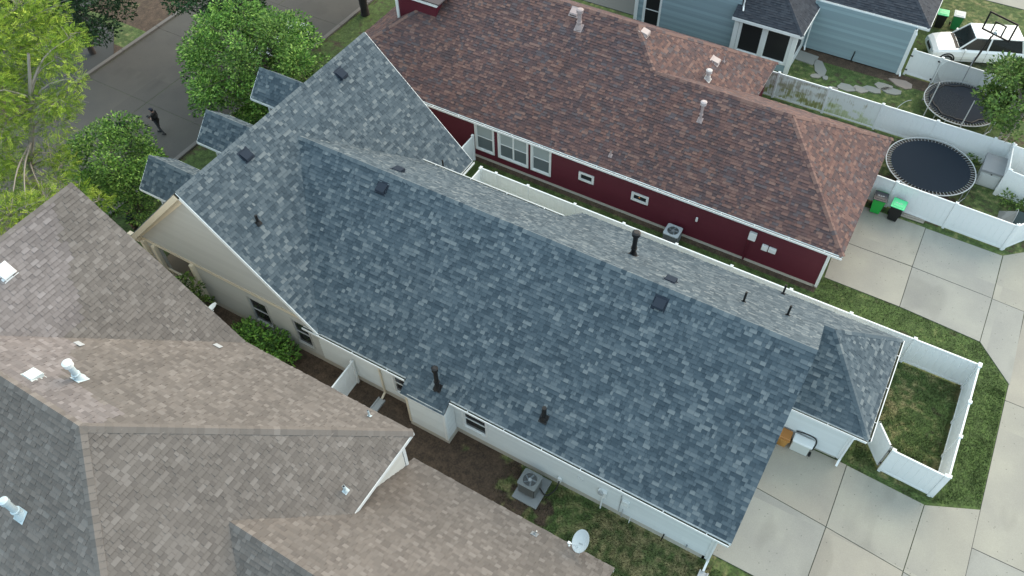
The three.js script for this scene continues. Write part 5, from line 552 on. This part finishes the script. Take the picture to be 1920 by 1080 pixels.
roundTree('round_tree', 'smaller round green tree between the two front gables', 'tree', [-32.1, 0, -15.3], { cy: 3.1, rx: 2.15, ry: 2.1, rz: 2.1, n: 58, cr: 0.66, per: 720, size: 0.15, cols: greenA, seed: 111, stems: 3, trunk: 0.09, group: 'broadleaf trees along the street' });
roundTree('shade_tree', 'dark street tree whose trunk stands on the lawn near the red roof', 'tree', [-32.7, 0, -35.9], { cy: 7.0, rx: 4.4, ry: 3.0, rz: 3.8, n: 80, cr: 1.0, per: 160, size: 0.22, cols: greenD, seed: 121, trunk: 0.3, bark: [0.035, 0.03, 0.028], group: 'broadleaf trees along the street' });
roundTree('shade_tree', 'dark green tree across the street at the top edge', 'tree', [-45.4, 0, -23.9], { cy: 4.9, rx: 2.7, ry: 2.2, rz: 2.6, n: 60, cr: 0.8, per: 260, size: 0.2, cols: greenD, seed: 131, trunk: 0.2, bark: [0.06, 0.05, 0.045], off: [2.3, 0.4], group: 'broadleaf trees along the street' });
roundTree('shade_tree', 'dark tree leaning over the street behind the large round tree', 'tree', [-33.0, 0, -27.9], { cy: 5.5, rx: 3.0, ry: 2.0, rz: 2.3, n: 60, cr: 0.8, per: 260, size: 0.2, cols: [...greenD, [0.05, 0.11, 0.03]], seed: 141, trunk: 0.2, bark: [0.06, 0.05, 0.045], off: [-3.3, 0.6], group: 'broadleaf trees along the street' });
roundTree('yard_tree', 'yellowish green tree at the right edge over the netted trampoline', 'tree', [5.9, 0, -41.3], { cy: 4.1, rx: 1.5, ry: 2.2, rz: 1.9, n: 60, cr: 0.66, per: 420, size: 0.18, cols: greenR, seed: 151, stems: 2, trunk: 0.11, bark: [0.32, 0.29, 0.25], off: [-0.35, 0.1] });
roundTree('shrub', 'leafy shrub by the porch of the pale gable wall', 'shrub', [-24.5, 0, -12.0], { cy: 1.35, rx: 0.55, ry: 0.95, rz: 0.4, n: 14, cr: 0.4, per: 380, size: 0.2, cols: greenR, seed: 161, trunk: 0.03, group: 'shrubs by the pale gable wall' });
roundTree('shrub', 'long dense green shrub under the two gable wall windows', 'shrub', [-20.2, 0, -11.75], { cy: 0.85, rx: 1.6, ry: 0.7, rz: 0.5, n: 34, cr: 0.45, per: 380, size: 0.18, cols: greenA.slice(0, 4), seed: 171, trunk: 0.04, group: 'shrubs by the pale gable wall' });
roundTree('shrub', 'low leafy shrub behind the small tent at the right edge', 'shrub', [7.6, 0, -37.75], { cy: 0.35, rx: 0.8, ry: 0.25, rz: 0.25, n: 12, cr: 0.3, per: 330, size: 0.16, cols: greenR, seed: 181, trunk: 0 });
roundTree('shrub', 'small weed clump between the storage box and the stained fence', 'shrub', [5.1, 0, -39.95], { cy: 0.25, rx: 0.45, ry: 0.25, rz: 0.2, n: 7, cr: 0.25, per: 330, size: 0.14, cols: greenR, seed: 191, trunk: 0 });
{ // tall feathery tree at the left edge
  const c = [[-33.0, 11.0, -15.0, 1.3], [-31.9, 10.5, -15.1, 1.1], [-32.4, 10.5, -13.5, 1.3], [-32.3, 9.6, -14.0, 1.0], [-30.6, 10.5, -14.5, 1.0], [-30.5, 11.0, -15.4, 0.8], [-33.4, 11.5, -15.4, 1.2], [-32.8, 11.0, -16.2, 0.9], [-31.7, 9.8, -12.6, 1.1], [-30.4, 9.3, -13.0, 0.8], [-29.7, 9.5, -13.3, 0.7], [-29.7, 10.0, -14.3, 0.6], [-31.1, 9.0, -11.5, 1.0], [-30.4, 8.2, -13.0, 0.8], [-30.0, 9.0, -13.8, 0.6], [-32.3, 7.8, -12.2, 0.7], [-31.2, 6.6, -12.5, 0.7], [-30.5, 6.3, -12.4, 0.7], [-32.0, 7.0, -11.1, 0.9], [-31.0, 6.8, -10.0, 1.1], [-28.0, 7.6, -9.2, 0.9], [-28.3, 7.6, -8.7, 1.1], [-29.9, 6.3, -11.4, 0.7], [-28.8, 6.0, -11.7, 0.6], [-29.1, 6.6, -10.5, 0.7], [-28.9, 5.0, -12.3, 0.6], [-32.5, 11.5, -13.1, 1.6], [-31.3, 10.5, -11.3, 1.6], [-31.5, 8.0, -10.1, 1.4]];
  const b = [-32.4, 0, -11.2], t = thing('feathery_tree', 'tall yellow-green feathery tree with pale trunk at the left edge', 'tree', b); const rel = c.map(([x, y, z, R]) => [x - b[0], y, z - b[2], R]), r = rng(77), L = [];
  const tr = [V3(0, -0.05, 0), V3(0.1, 2.5, -0.2), V3(0.25, 5.5, -0.4), V3(1.2, 8, -1.1), V3(1.7, 9.6, -1.6), V3(2.1, 11.5, -2.3)], tr2 = [V3(0.05, 3.6, -0.2), V3(-0.3, 5.5, -0.3), V3(-0.9, 8, -0.6), V3(-0.6, 11, -1.0)]; L.push(limb(tr, 0.26, 0.05, 10), limb(tr2, 0.18, 0.05, 9)); const cv = new THREE.CatmullRomCurve3(tr), cv2 = new THREE.CatmullRomCurve3(tr2);
  for (const [x, y, z, R] of rel) { const u = Math.min(0.95, Math.max(0.35, (y - 1.2) / 11.5)), p = (x < 0.6 ? cv2.getPoint(Math.min(0.95, Math.max(0, (y - 4) / 7))) : cv.getPoint(u)); L.push(limb([p, V3((p.x + x) / 2, (p.y + y) / 2 + 0.35, (p.z + z) / 2), V3(x, y, z)], 0.055, 0.015, 6)); for (let i = 0; i < 5; i++) { const q = V3(x + (r() - 0.5) * 2.4 * R, y + (r() - 0.3) * R, z + (r() - 0.5) * 2.4 * R); L.push(limb([V3(x, y, z), V3((x + q.x) / 2, (y + q.y) / 2 + 0.12, (z + q.z) / 2), q], 0.02, 0.006, 4)); } }
  local(t, 'trunk', merge(L), mat([0.30, 0.27, 0.23], 0.9)); foliage(t, rel, 400, 0.25, yel, 78, { geo: sprayG, droop: 0.15, flat: 0.9 });
}
renderer.render(scene, camera);
